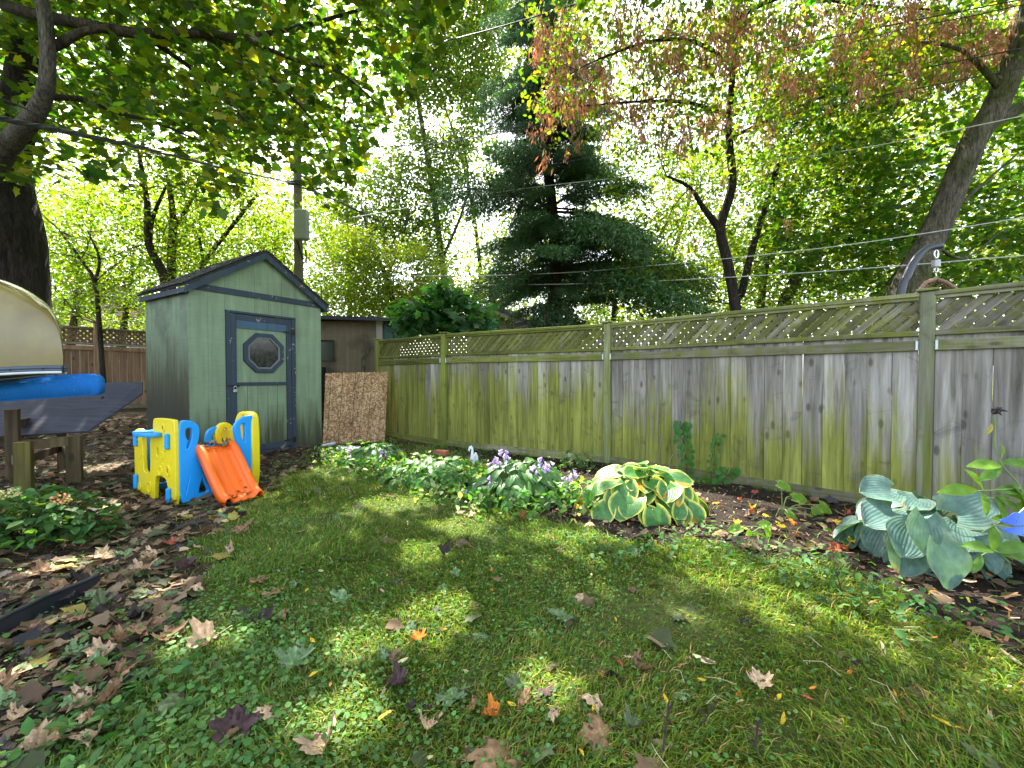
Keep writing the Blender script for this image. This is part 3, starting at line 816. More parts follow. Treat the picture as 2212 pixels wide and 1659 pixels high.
M_SSIDE = paint('stained green barn paint', (.15, .205, .13), 1.75, (.035, .034, .026), stain=.9)  # real dark stains, and base colour darkened for the wall's shaded orientation
M_SBLUE = paint('flaking slate blue paint', (.036, .052, .072), 0, (.03, .035, .04), (.30, .24, .18), .61)
M_SBLUE2 = paint('brighter blue paint', (.055, .10, .155), 0, (.05, .08, .12), (.3, .28, .22), .75)
M_ROOF = plain('dark asphalt shingle', (.022, .022, .024), .95, 0, .5, 14, .6)
S_ANG = math.atan2(.854, .519)
shed = empty('garden_shed', (-4.305, 5.66, 0), 'small green wooden shed with slate blue trim and an octagonal door window', 'shed', rotz=S_ANG)
W, D, HW, SL = 1.943, 1.42, 2.40, .655
top = lambda x: HW + .06 + SL * (W / 2 - abs(x - W / 2)) - .05
fw = MB(); fw.box((.22, .019, 1.2), (.44, .03, 2.4)); fw.box((1.705, .019, 1.2), (.476, .03, 2.4)); fw.box((.953, .019, 2.27), (1.03, .03, .26)); fw.obj('front_wall', M_SGREEN, shed)
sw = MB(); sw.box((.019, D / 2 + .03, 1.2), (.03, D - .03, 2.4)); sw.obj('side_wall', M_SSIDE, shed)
sw = MB(); sw.box((W - .03, D / 2 + .03, 1.2), (.03, D - .03, 2.4)); sw.obj('side_wall', M_SGREEN, shed)
sw = MB(); sw.box((W / 2, D - .0, 1.2), (W - .1, .03, 2.4)); sw.obj('back_wall', M_SGREEN, shed)
xsb = [0.0, .22, .438, .64, .845, 1.05, 1.26, 1.47, 1.70, W]
for i in range(len(xsb) - 1):
    x0, x1 = xsb[i] + .0015, xsb[i + 1] - .0015
    lo = 2.145 if .43 < (x0 + x1) / 2 < 1.47 else .02
    q = MB(); q.box(((x0 + x1) / 2, .0075, (lo + 2.37) / 2), (x1 - x0, .015, 2.37 - lo)); q.obj('siding_board', M_SGREEN, shed)
    poly = [(x0, 2.43), (x1, 2.43), (x1, top(x1))]
    if x0 < W / 2 < x1: poly.append((W / 2, top(W / 2)))
    poly.append((x0, top(x0)))
    q = MB(); q.prism(poly, 0, .015); q.obj('siding_board', M_SGREEN, shed)
k = 7
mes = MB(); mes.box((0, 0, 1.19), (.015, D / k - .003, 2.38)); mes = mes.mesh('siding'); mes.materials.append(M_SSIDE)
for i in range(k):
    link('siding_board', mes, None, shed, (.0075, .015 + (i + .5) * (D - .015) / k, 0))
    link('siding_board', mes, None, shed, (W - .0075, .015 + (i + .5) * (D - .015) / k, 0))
# roof
ez = HW - .04
rf_ = MB()
zr = ez + SL * (W / 2 + .11)
rf_.prism([(-.07, ez + .026), (W / 2, zr), (W / 2, zr + .035), (-.09, ez + .046)], -.10, D + .04)
rf_.prism([(W + .07, ez + .026), (W / 2 + .0005, zr), (W / 2 + .0005, zr + .035), (W + .09, ez + .046)], -.10, D + .04)
roof = rf_.obj('roof', M_ROOF, shed)
sh = MB(); an = math.atan(SL)
for s in (-1, 1):
    for r in range(11):
        for c_ in range(12):
            d = .10 + r * .111
            xx = W / 2 + s * (W / 2 + .13 - d * math.cos(an)); zz_ = ez + .02 + d * math.sin(an) + .016
            sh.box((xx, -.11 + .07 + c_ * .129 + random.uniform(-.004, .004), zz_ + random.uniform(-.002, .003)), (.135, .130, .010), Matrix.Rotation(s * (an - .05), 3, 'Y'))
tag(sh.obj('shingles', M_ROOF, roof), kind='stuff')
for s in (-1, 1):
    X_ = lambda x: x if s < 0 else W - x
    q = MB(); q.prism([(X_(-.07), ez - .07), (X_(W / 2 - .001), zr - .10), (X_(W / 2 - .001), zr - .004), (X_(-.07), ez + .022)], -.098, -.075)
    q.obj('fascia_board', M_SBLUE, shed)
    q = MB(); q.box((X_(-.055), D / 2, ez - .02), (.02, D + .1, .07)); q.obj('eave_board', M_SBLUE, shed)
q = MB(); q.prism([(-.05, 2.365), (W + .05, 2.365), (W - .06, 2.45), (.06, 2.45)], -.022, -.001); q.obj('gable_trim', M_SBLUE, shed)
# door frame
for c_, s_ in (((.47, -.012, 1.09), (.06, .03, 2.06)), ((1.435, -.012, 1.09), (.07, .03, 2.06)), ((.953, -.012, 2.125), (1.035, .03, .03)), ((.953, -.012, .045), (1.035, .03, .035))):
    q = MB(); q.box(c_, s_); q.obj('door_frame', M_SBLUE, shed)
x0, x1 = .503, 1.397
dw = empty('door', (0, 0, 0)); dw.parent = shed
def oct_(cx_, cz_, r, n=8): return [(cx_ + r * math.cos(math.pi / 8 + i * math.pi / 4), cz_ + r * math.sin(math.pi / 8 + i * math.pi / 4)) for i in range(n)]
OC = (.972, 1.547)
# door panel: sheet with octagonal opening
nb = 5
hole = oct_(OC[0], OC[1], .27)
me_ = curve_mesh('door_panel', [[(x0, .08), (x1, .08), (x1, 2.10), (x0, 2.10)], hole], .008)
link('door_panel', me_, M_SGREEN, dw, (0, .012, 0), (math.pi / 2, 0, 0))
for i in range(nb):                      # boards below the middle rail
    a0, a1 = x0 + .075 + i * (x1 - x0 - .15) / nb + .003, x0 + .075 + (i + 1) * (x1 - x0 - .15) / nb - .003
    q = MB(); q.box(((a0 + a1) / 2, -.001, .60), (a1 - a0, .010, .92)); q.obj('door_board', M_SGREEN, dw)
for c_, s_, mt in (((x0 + .037, -.010, 1.09), (.072, .022, 2.02), M_SBLUE), ((x1 - .037, -.010, 1.09), (.072, .022, 2.02), M_SBLUE), ((.95, -.012, 2.055), (x1 - x0 - .15, .022, .085), M_SBLUE), ((.95, -.011, 1.955), (x1 - x0 - .15, .020, .11), M_SBLUE2), ((.95, -.012, 1.08), (x1 - x0 - .15, .022, .05), M_SBLUE), ((.95, -.012, .115), (x1 - x0 - .15, .022, .09), M_SBLUE)):
    q = MB(); q.box(c_, s_); q.obj('door_rail', mt, dw)
win = link('door_window', curve_mesh('win', [oct_(*OC, .318), oct_(*OC, .262)], .016, .004), M_SBLUE, shed, (0, -.014, 0), (math.pi / 2, 0, 0))
link('inner_frame', curve_mesh('winf', [oct_(*OC, .264), oct_(*OC, .235)], .008, .002), plain('weathered window bead', (.13, .14, .14), .6), win, (0, 0, 0))
m, nt, b = newmat('dusty window glass'); h = N(nt)
h.put(b.inputs['Base Color'], h.ramp(h.noise(h.coord('Object'), 14, 5), (.35, (.006, .007, .006)), (.8, (.055, .055, .045))))
b.inputs['Roughness'].default_value = .16; b.inputs['Specular IOR Level'].default_value = .6
link('pane', curve_mesh('pane', [oct_(*OC, .25)], .002), m, win, (0, 0, -.012))
M_IRON = plain('rusty black iron', (.022, .020, .020), .6, .5, .3, 20, .3, ((.12, .05, .02), 12, .55))
q = MB(); q.box((x0 + .02, -.026, 1.055), (.17, .006, .03)); q.box((x0 + .035, -.034, 1.05), (.02, .014, .05)); q.obj('hasp', M_IRON, dw)
for z_ in (1.90, .17):
    q = MB(); q.box((x1 + .035, -.03, z_), (.05, .006, .09)); q.prism([(x1, z_ + .02), (x1, z_ - .02), (x1 - .13, z_ - .006), (x1 - .13, z_ + .006)], -.03, -.024); q.obj('hinge', M_IRON, dw)
q = MB(); q.box((W / 2, .02, .0), (W + .02, .05, .09)); q.obj('skid_beam', plain('rotten beam', (.07, .05, .035), .9), shed)
# padlock
c3, s3 = math.cos(S_ANG), math.sin(S_ANG)
def sw2w(x, y, z): return Vector((-4.305 + x * c3 - y * s3, 5.66 + x * s3 + y * c3, z))
M_CHROME = plain('brushed steel', (.62, .63, .64), .3, 1.0, .05)
pl = empty('padlock', sw2w(x0 + .035, -.052, .985), 'silver padlock hanging from the hasp of the shed door', 'padlock', rotz=S_ANG)
q = bbox(.055, .022, .045, .006); link('lock_body', q, M_CHROME, pl)
q = MB(); q.tube([(-.018, 0, .02), (-.018, 0, .05), (-.011, 0, .064), (0, 0, .069), (.011, 0, .064), (.018, 0, .05), (.018, 0, .02)], .0045, 8); q.obj('shackle', M_CHROME, pl, True)
# ================================================================ NEIGHBOUR'S SHED
M_OSBG = paint('mouldy chipboard', (.15, .12, .08), 0, (.03, .03, .016), (.32, .29, .22), .68, .95)
nsd = empty('old_shed', (-3.9, 9.4, 0), 'old mouldy chipboard shed with flat dark roof behind the end of the fence', 'shed')
q = MB(); q.box((0, .9, 1.2), (1.9, 1.8, 2.42)); q.obj('wall', M_OSBG, nsd)
q = MB(); q.box((.98, -.02, 1.95), (.14, .06, .96)); q.obj('corner_board', plain('pale bare board', (.35, .33, .28), .9), nsd)
q = MB(); q.box((1.22, .5, 2.16), (.36, .9, .5)); q.obj('side_box', plain('teal paint', (.07, .15, .15), .7), nsd)
q = MB(); q.box((.3, .8, 2.45), (2.75, 2.3, .05), Matrix.Rotation(.03, 3, 'Y')); q.obj('roof', M_ROOF, nsd)
q = MB(); q.box((.3, -.36, 2.43), (2.75, .03, .07), Matrix.Rotation(.03, 3, 'Y')); q.obj('roof_edge', plain('black flashing', (.012, .014, .018), .5), nsd)
q = MB()
for i in range(6): q.box((-.42 + .03 * (i % 2), -.11, .3 + i * .2), (.42, .2, .18))
tag(q.obj('black_crate', plain('black slatted plastic', (.012, .014, .018), .5)), 'stack of black slatted crates in the gap beside the green shed', 'crates'); bpy.data.objects['black_crate'].location = (-3.9, 9.3, 0)
q = MB(); q.box((0, 0, 0), (.30, .03, .44)); q.tube([(-.15, -.02, .22), (.15, -.02, .22)], .02, 6)
tag(q.obj('dark_window', plain('dark glossy glass', (.02, .022, .025), .15)), 'dark window with a grey top edge in the old chipboard shed wall', 'window'); bpy.data.objects['dark_window'].location = (-4.12, 9.36, 1.75)
bpy.data.objects['dark_window'].name = 'small_window'
bpy.data.objects['small_window'].parent = nsd; bpy.data.objects['small_window'].location = (-.18, -.03, 1.75)
for k_ in ('label', 'category'): del bpy.data.objects['small_window'][k_]
# broken post by the fence end
q = MB(); q.tube([(0, 0, 0), (0, 0, 1.55), (.02, .01, 1.62)], [.05, .05, .03], 6, wob=.1); q.box((.09, 0, 1.72), (.06, .05, .2), Matrix.Rotation(.4, 3, 'Y'))
tag(q.obj('stump_post', M_BARK_M), 'short broken mossy post in front of the old shed', 'post'); bpy.data.objects['stump_post'].location = (-3.12, 8.9, 0)
# ================================================================ OSB SHEET
m, nt, b = newmat('oriented strand board'); h = N(nt); co = h.coord('Object')
ds = h.new('ShaderNodeTexNoise'); ds.inputs['Scale'].default_value = 9; nt.links.new(co, ds.inputs['Vector'])
wv = h.new('ShaderNodeVectorMath', operation='MULTIPLY_ADD'); nt.links.new(ds.outputs['Color'], wv.inputs[0]); wv.inputs[1].default_value = (.12, .12, .12); nt.links.new(co, wv.inputs[2])
def flakes(sc, rot):
    v = h.new('ShaderNodeTexVoronoi'); v.inputs['Scale'].default_value = 1
    nt.links.new(h.map(wv.outputs[0], sc, (0, 0, 0), rot), v.inputs['Vector'])
    s_ = h.new('ShaderNodeSeparateColor'); nt.links.new(v.outputs['Color'], s_.inputs[0]); return s_.outputs[0]
fa, fb = flakes((60, 60, 20), (0, .7, 0)), flakes((24, 60, 66), (0, .3, 0))
f = h.math('MULTIPLY', h.math('ADD', fa, fb), .5)
c = h.ramp(f, (.2, (.15, .075, .028)), (.5, (.34, .195, .085)), (.75, (.50, .33, .17)), (.9, (.62, .46, .28)))
c = h.mix(1.0, c, h.ramp(h.noise(co, 3, 4), (.3, .7), (.7, 1.15)), 'MULTIPLY')
h.put(b.inputs['Base Color'], c); b.inputs['Roughness'].default_value = .8; nt.links.new(h.bump(f, .4, .004), b.inputs['Normal'])
BL, BR = G(697, 962), G(831, 954)
TL, TR = at(703, 806, BL.y + .17), at(838, 803, BR.y + .17)
osb = empty('chipboard_sheet', BL, 'square sheet of brown strand board leaning between the shed and the fence', 'board')
nrm = (BR - BL).cross(TL - BL).normalized() * .013
q = MB(); cs = [BL - BL, BR - BL, TR - BL, TL - BL]
q.add([c_ for c_ in cs] + [c_ - nrm for c_ in cs], [(0, 1, 2, 3), (7, 6, 5, 4), (0, 4, 5, 1), (1, 5, 6, 2), (2, 6, 7, 3), (3, 7, 4, 0)])
q.obj('sheet', m, osb)
mg = plain('dark seam', (.05, .03, .02), .9)
for t0, t1 in ((.09, .055), (.27, .24), (.47, .44), (.62, .56), (.74, .70)):
    q = MB(); A = cs[3].lerp(cs[2], t0) + nrm * .1; B_ = cs[0].lerp(cs[1], t1) + nrm * .1
    q.tube([A, A.lerp(B_, .5) + Vector((.004, 0, 0)), B_], .0035, 5); q.obj('seam', mg, osb)
# ================================================================ CLIMBING TOY
M_YEL = plain('yellow moulded plastic', (.74, .60, .012), .42, 0, .08, 3, .05, ((.30, .24, .06), 7, .60))
M_BLU = plain('sky blue moulded plastic', (.008, .30, .78), .42, 0, .08, 3, .05, ((.05, .20, .38), 7, .62))
M_ORG = plain('orange moulded plastic', (.86, .135, .006), .40, 0, .08, 3, .05, ((.45, .12, .03), 8, .62))
TO = G(384, 1091)
toy = empty('climbing_toy', (TO.x, TO.y, TO.z - .01), 'blue and yellow plastic toddler climbing frame with an orange slide on the leaves', 'play slide', rotz=math.atan2(.88, .47))
def wall(name, loops, x=None, y=None, th=.022, mat=M_YEL, par=toy, n=2):
    """plastic panel: at a fixed local x its outline is (y, z); at a fixed local y it is (x, z)"""
    me = curve_mesh(name, [chaikin(l, n) for l in loops], th * .55, th * .45, 3)
    smooth(me, False)
    if x is not None: o = link(name, me, mat, par, (x, 0, 0), (math.pi / 2, 0, math.pi / 2))
    else: o = link(name, me, mat, par, (0, y, 0), (math.pi / 2, 0, 0))
    return o
rc = lambda a, b_, c_, d: [(a, b_), (c_, b_), (c_, d), (a, d)]
yw = wall('activity_wall', [[(0, 0), (0, .4), (0, .79), (.06, .80), (.36, .80), (.40, .78), (.405, .64), (.44, .62), (.465, .60), (.467, .30), (.49, .245), (.60, .245), (.635, .30), (.64, .62), (.66, .67), (.76, .67), (.80, .64), (.80, .3), (.80, 0), (.60, 0), (.41, 0), (.405, .1), (.39, .22), (.35, .26), (.20, .26), (.14, .21), (.125, .1), (.115, 0)],
     rc(.30, .43, .355, .53), rc(.32, .385, .345, .41), rc(.21, .37, .235, .395)], x=0, th=.020, n=1)
for yy, zz_, w_, h_ in ((.27, .305, .07, .09), (.50, .12, .09, .11), (.175, .53, .05, .07), (.235, .455, .05, .07), (.125, .32, .07, .10), (.20, .72, .06, .07), (.70, .10, .05, .07), (.71, .55, .05, .06)):
    link('raised_block', curve_mesh('rb', [chaikin(rc(yy - w_ / 2, zz_ - h_ / 2, yy + w_ / 2, zz_ + h_ / 2), 2), chaikin(rc(yy - w_ / 2 + .012, zz_ - h_ / 2 + .012, yy + w_ / 2 - .012, zz_ + h_ / 2 - .012), 2)], .004, .003), M_YEL, yw, (yy * 0, 0, -.020))
for t_, yy, zz_, cl in (('A', .175, .53, None), ('B', .235, .455, None), ('C', .125, .32, 1), ('D', .20, .72, 1), ('3', .70, .10, None)):
    l_ = link('letter', text_mesh(t_, .05, .003), plain('red letter', (.45, .05, .02), .4) if cl else M_YEL, yw, (yy, zz_, -.021), (0, math.pi, 0))
# toy brackets and shelf
for yy, zz_ in ((.10, .60), (.09, .09), (.735, .58), (.745, .15)):
    link('corner_clip', bbox(.035, .045, .15, .012), M_BLU, toy, (-.035, yy, zz_))
sh_ = link('shelf', curve_mesh('shelf', [[(.0 + .085 * math.cos(t) - .03, .43 + .20 * math.sin(t)) for t in np.linspace(0, 2 * math.pi, 25)[:-1]]], .010, .008), M_BLU, toy, (-.02, 0, .655))
wall('front_panel', [[(.02, 0), (.02, .4), (.02, .77), (.06, .79), (.12, .775), (.17, .73), (.172, .64), (.15, .54), (.15, .45), (.18, .32), (.24, .15), (.29, .06), (.30, 0), (.15, 0)],
     [(.055, .715), (.09, .735), (.125, .715), (.128, .64), (.10, .53), (.075, .51), (.06, .53), (.075, .60), (.055, .64)], [(.045, .06), (.06, .06), (.105, .28), (.09, .29)], [(.155, .10), (.17, .07), (.27, .07), (.225, .17), (.20, .26)]], y=0, mat=M_BLU, n=2)
wall('front_panel', [[(.55, 0), (.69, 0), (.69, .4), (.69, .775), (.66, .785), (.58, .77), (.51, .71), (.505, .64), (.535, .52), (.54, .40), (.545, .2)],
     [(.545, .70), (.59, .725), (.615, .72), (.615, .60), (.612, .51), (.59, .50), (.57, .53)]], y=0, mat=M_BLU)
wall('side_wall', [[(-.02, 0), (-.02, .74), (.03, .81), (.20, .81), (.26, .74), (.30, .62), (.50, .60), (.56, .66), (.62, .66), (.66, .58), (.66, .3), (.66, 0), (.5, 0), (.45, .2), (.2, .2), (.15, 0)],
     [(.08, .72), (.14, .74), (.19, .68), (.17, .55), (.10, .52), (.06, .60)]], x=.712, th=.045, n=2)
ring = [(.645 + .09 * math.cos(t), .56 + .125 * math.sin(t)) for t in np.linspace(0, 2 * math.pi, 29)[:-1]]
ringi = [(.645 + .052 * math.cos(t), .56 + .088 * math.sin(t)) for t in np.linspace(0, 2 * math.pi, 29)[:-1]]
link('ring_panel', curve_mesh('ring', [ring, ringi], .02, .012), M_YEL, toy, (0, .45, 0), (math.pi / 2, 0, 0))
wall('grab_handle', [[(.47, .40), (.59, .40), (.59, .64), (.55, .65), (.49, .62), (.465, .56)], [(.515, .46), (.56, .46), (.562, .60), (.52, .59), (.508, .54)]], y=.46, mat=M_BLU)
wall('grab_handle', [[(.14, .40), (.30, .40), (.28, .48), (.24, .55), (.18, .56), (.15, .50)], [(.18, .44), (.25, .44), (.23, .51), (.19, .52)]], y=.28, mat=M_BLU)
wall('back_panel', [[(.02, 0), (.35, 0), (.35, .2), (.30, .5), (.25, .64), (.12, .66), (.03, .62)], [(.09, .40), (.20, .38), (.20, .56), (.12, .58)], [(.10, .08), (.26, .08), (.25, .22), (.12, .24)]], y=.74, mat=M_BLU)
q = MB(); q.box((.36, .26, .435), (.66, .50, .03)); q.obj('platform', M_ORG, toy)
# slide
pr = []
path = [(.03, .488), (-.02, .48), (-.07, .44), (-.30, .17), (-.37, .095), (-.42, .058), (-.49, .035)]
prof = [(0, -.02), (0, .045), (.012, .058), (.035, .055), (.05, .03), (.058, .004), (.11, 0), (.13, .012), (.15, 0), (.19, 0), (.21, .012), (.23, 0), (.282, .004), (.29, .03), (.305, .055), (.328, .058), (.34, .045), (.34, -.02)]
V, F = [], []
for i, (yy, zz_) in enumerate(path):
    a_ = path[max(i - 1, 0)]; c_ = path[min(i + 1, len(path) - 1)]
    t = Vector((c_[0] - a_[0], c_[1] - a_[1])).normalized(); nrm_ = Vector((t.y, -t.x)) * -1 if t.x < 0 else Vector((-t.y, t.x))
    if nrm_.y < 0: nrm_ = -nrm_
    for (xx, hh_) in prof:
        w_ = 1 if i < 5 else .97
        V.append((.155 + .17 + (xx - .17) * w_, yy + nrm_.x * hh_, zz_ + nrm_.y * hh_))
n_ = len(prof)
for i in range(len(path) - 1):
    for j in range(n_ - 1): A = i * n_ + j; F.append((A, A + 1, A + n_ + 1, A + n_))
me = bpy.data.meshes.new('slide'); me.from_pydata(V, [], F); me.update(); smooth(me)
sl = link('slide', me, M_ORG, toy); sd = sl.modifiers.new('solid', 'SOLIDIFY'); sd.thickness = .012; sd.offset = -1
q = MB(); q.tube([(.15, .015, .495), (.50, .015, .495)], .018, 8); q.obj('slide_lip', M_ORG, toy, True)
ca_, sa_ = math.cos(toy.rotation_euler.z), math.sin(toy.rotation_euler.z)
def toyw(x, y, z): return Vector((TO.x + x * ca_ - y * sa_, TO.y + x * sa_ + y * ca_, TO.z + z))
def leaf_at(p, size, colour, label, mesh, rot, group=None):
    o = link('fallen_maple_leaf' if mesh in MAPLES else 'fallen_leaf', mesh, None, None, p, rot, size); c = CLS[colour]; o.color = (*c, 1); return tag(o, label, 'leaf', group)
leaf_at(toyw(.39, -.035, .515), .075, 'green', 'grey green maple leaf hanging over the top of the orange slide', MAPLES[0], (.6, .2, -.6))
for i in range(16):
    leaf_at(toyw(.16 + .021 * i, random.uniform(-.02, .05), .520 + random.uniform(-.004, .008)), random.uniform(.035, .055), random.choice(['brown', 'dark', 'tan']), 'dead leaf heaped along the top edge of the orange slide', random.choice(MAPLES[1:]), (random.gauss(0, .5), random.gauss(0, .5), random.uniform(0, 6)), 'dead leaves on the top edge of the slide')
for xx, yy, sz_, cl, lb in ((.26, -.44, .05, 'olive', 'dull green maple leaf stuck at the foot of the orange slide, nearer its outer rim'), (.33, -.38, .03, 'dark', None), (.36, -.40, .035, 'dark', None), (.38, -.43, .05, 'olive', 'dull green maple leaf in the middle of the slide foot'), (.30, -.41, .03, 'brown', None), (.41, -.36, .025, 'dark', None), (.43, -.41, .04, 'tan', 'tan leaf at the slide foot close to the rail'), (.24, -.40, .025, 'dark', None), (.40, -.30, .02, 'dark', None)):
    zs = np.interp(-yy, [.02, .07, .30, .37, .42, .49], [.48, .44, .17, .095, .058, .035])
    leaf_at(toyw(xx, yy, zs + .012), sz_, cl, lb or 'small dark dead leaf stuck on the lower part of the slide', random.choice(MAPLES[:2]), (-.35, 0, random.uniform(0, 6)), None if lb else 'dead leaves on the lower slide')
# ================================================================ RACK, FOAM, CANOE
M_SHEET = plain('dark stained plywood', (.052, .055, .075), .85, 0, .25, 5, .2)
nt = M_SHEET.node_tree; h = N(nt); b = nt.nodes['Principled BSDF']; co = h.coord('Object')
g_ = h.noise(h.map(co, (2.0, 26, 26)), 1.0, 6, .65)
h.put(b.inputs['Base Color'], h.ramp(g_, (.3, (.020, .022, .032)), (.55, (.036, .038, .058)), (.8, (.06, .063, .09))))
nt.links.new(h.bump(g_, .4, .004), b.inputs['Normal'])
legs = [G(53, 1062), G(162, 1042), G(30, 1035), G(137, 1016)]
c0 = Vector((legs[0].x - .4, legs[0].y, 0))
rack = empty('boat_rack', (legs[1].x, legs[1].y, legs[1].z), 'dark stained plywood sheet on four timber legs carrying the upturned canoe', 'rack')
ro = rack.location
q_ = MB()
for i, (l, w_) in enumerate(zip(legs, (.105, .105, .09, .09))):
    tz = (.60, .60, .86, .86)[i]
    q = MB(); R = Matrix.Rotation(.6, 3, 'Z')
    q.box(l - ro + Vector((0, 0, tz / 2 - l.z / 2 - .02)), (w_, w_, tz - l.z + .04), R)
    o = q.obj('leg', M_LEG, rack); o['algae'] = (.9, .3, .2, .2)[i]
for i, j, z_ in ((0, 1, .56), (2, 3, .70), (0, 2, .36), (1, 3, .30), (2, 3, .30), (0, 1, .30)):
    if (i, j, z_) == (0, 1, .30): continue
    A, B_ = legs[i] - ro, legs[j] - ro
    A = Vector((A.x, A.y, z_ - ro.z)); B_ = Vector((B_.x, B_.y, z_ - ro.z))
    d = B_ - A; q = MB()
    q.box((0, 0, 0), (d.length, .04, .09)); o = q.obj('crossbar', M_LEG, rack, loc=(A + B_) / 2, rot=(0, 0, math.atan2(d.y, d.x))); o['algae'] = .1
# sheet: near edge low, far edge high
A = at(-700, 985, 4.2); B_ = at(190, 931, 4.45); C_ = at(307, 849, 4.95); D_ = at(307, 825, 5.08); E_ = at(-700, 846, 4.85)
q = MB(); cs = [v - ro for v in (A, B_, C_, D_, E_)]; nrm = (cs[1] - cs[0]).cross(cs[3] - cs[0]).normalized() * .018
n5 = 5; q.add(cs + [c_ - nrm for c_ in cs], [tuple(range(5)), tuple(range(9, 4, -1))] + [(i, i + 5, (i + 1) % 5 + 5, (i + 1) % 5) for i in range(5)])
q.obj('sheet', M_SHEET, rack)
q = MB(); hp = at(222, 859, 4.80) - ro; q.tube([hp, hp + Vector((0, -.004, .002))], .016, 10); q.obj('knot_hole', plain('knot hole', (.004, .004, .004), .9), rack)
# foam block
m, nt, b = newmat('blue foam'); h = N(nt); co = h.coord('Object')
n1 = h.noise(co, 34, 5, .7)
h.put(b.inputs['Base Color'], h.mix(h.ramp(n1, (.60, 0.0), (.72, .6)), h.mix(h.noise(co, 4, 3), (.004, .14, .60, 1), (.01, .27, .86, 1)), (.30, .45, .62, 1)))
b.inputs['Roughness'].default_value = .8; nt.links.new(h.bump(h.noise(co, 60, 5, .7), .8, .01), b.inputs['Normal'])
f0 = at(205, 832, 4.35); f1 = at(-160, 850, 3.95)
fo = Vector((f0.x, f0.y, at(205, 851, 4.35).z))
out = [(0, 0), (-.03, -.015), (-1.2, -.10), (-2.2, -.16), (-2.2, .06), (-1.0, .10), (-.62, .13), (-.40, .185), (-.06, .21), (0, .17)]
bm = bmesh.new(); me = bpy.data.meshes.new('foam')
q = MB(); q.prism(out, 0, .22); me = q.mesh('foam'); bm.from_mesh(me); bmesh.ops.bevel(bm, geom=bm.edges[:], offset=.018, segments=3, affect='EDGES'); bm.to_mesh(me); bm.free(); smooth(me)
tag(link('foam_block', me, m, None, fo, (0, 0, .38)), 'bright blue foam float wedged under the end of the canoe', 'foam float')
# canoe: an upturned hull lofted from its bow
m, nt, b = newmat('cream gelcoat'); h = N(nt); co = h.coord('Object')
c = h.ramp(h.noise(co, 2.4, 4, .6), (.3, (.11, .078, .012)), (.55, (.17, .128, .026)), (.8, (.25, .20, .055)))
c = h.mix(h.ramp(h.noise(co, 30, 5, .7), (.6, 0.0), (.75, .35)), c, (.20, .17, .08, 1))
h.put(b.inputs['Base Color'], c); b.inputs['Roughness'].default_value = .22; b.inputs['Coat Weight'].default_value = .35; b.inputs['Coat Roughness'].default_value = .06
M_HULL = m
M_GUN = plain('dark grey gunwale strip', (.06, .08, .11), .45, .3)
M_RIM = plain('white gunwale lip', (.55, .56, .55), .4)
tip = at(137, 797, 3.75)
can = empty('canoe', tip, 'upturned cream fibreglass canoe lying on the plywood rack with a grey gunwale strip', 'canoe')
ax = Vector((-.93, -.37, 0)); nr = Vector((-.37, .93, 0))   # away from the camera
V, F = [], []
ss = [0, .012, .04, .09, .16, .26, .40, .60, .9, 1.3, 1.8, 2.4, 3.0, 3.5, 3.9, 4.15, 4.3]
sec = 13
def hullsec(s):
    e = min(s, 4.3 - s)
    hb = .44 * (1 - math.exp(-e / .42)) + .004
    hh_ = float(np.interp(e, [0, .012, .04, .09, .16, .26, .40, .60, .9, 1.3, 1.8, 2.2], [.10, .29, .39, .48, .57, .66, .77, .88, .96, 1.01, 1.03, 1.04]))
    zg = -.10 * sm(0, 1.4, e) + .0
    return hb, hh_, zg
for s in ss:
    hb, hh_, zg = hullsec(s)
    for j in range(sec):
        t = j / (sec - 1); ang = math.pi * t
        cx_ = -math.cos(ang); sy = math.sin(ang)
        xx = hb * math.copysign(abs(cx_) ** .55, cx_); zz_ = hh_ * sy ** .62
        V.append(ax * s + nr * (xx + .44 * (1 - math.exp(-min(s, 4.3 - s) / .42)) * .92) + Vector((0, 0, zg + zz_)))
for i in range(len(ss) - 1):
    for j in range(sec - 1): A_ = i * sec + j; F.append((A_, A_ + 1, A_ + sec + 1, A_ + sec))
me = bpy.data.meshes.new('hull'); me.from_pydata(V, [], F); me.update(); smooth(me)
hl = link('hull', me, M_HULL, can); sd = hl.modifiers.new('sub', 'SUBSURF'); sd.levels = sd.render_levels = 2
for nme, r_, dz, off, mt in (('gunwale_strip', .020, .0, -.006, M_GUN), ('gunwale_lip', .012, -.03, -.02, M_RIM)):
    q = MB()
    for side in (0, sec - 1):
        pts = [V[i * sec + side] + Vector((0, 0, dz)) + nr * (off if side == 0 else -off) for i in range(len(ss))]
        if nme == 'gunwale_strip':
            q.tube([p + Vector((0, 0, .012)) for p in pts], r_, 8); q.tube([p - Vector((0, 0, .012)) for p in pts], r_, 8)
        else: q.tube(pts, r_, 8)
    q.obj(nme, mt, can, True)
riv = MB(); riv.tube([(0, 0, 0), (0, -.008, 0)], [.009, .005], 8); rv = riv.mesh('rivet'); rv.materials.append(plain('dark rivet', (.05, .05, .06), .4, .8))
for i in range(9):
    s = .12 + .2 * i; hb, hh_, zg = hullsec(s)
    p = ax * s + nr * (-hb + .44 * (1 - math.exp(-s / .42)) * .92 - .026) + Vector((0, 0, zg + .004))
    link('rivet', rv, None, can, p)
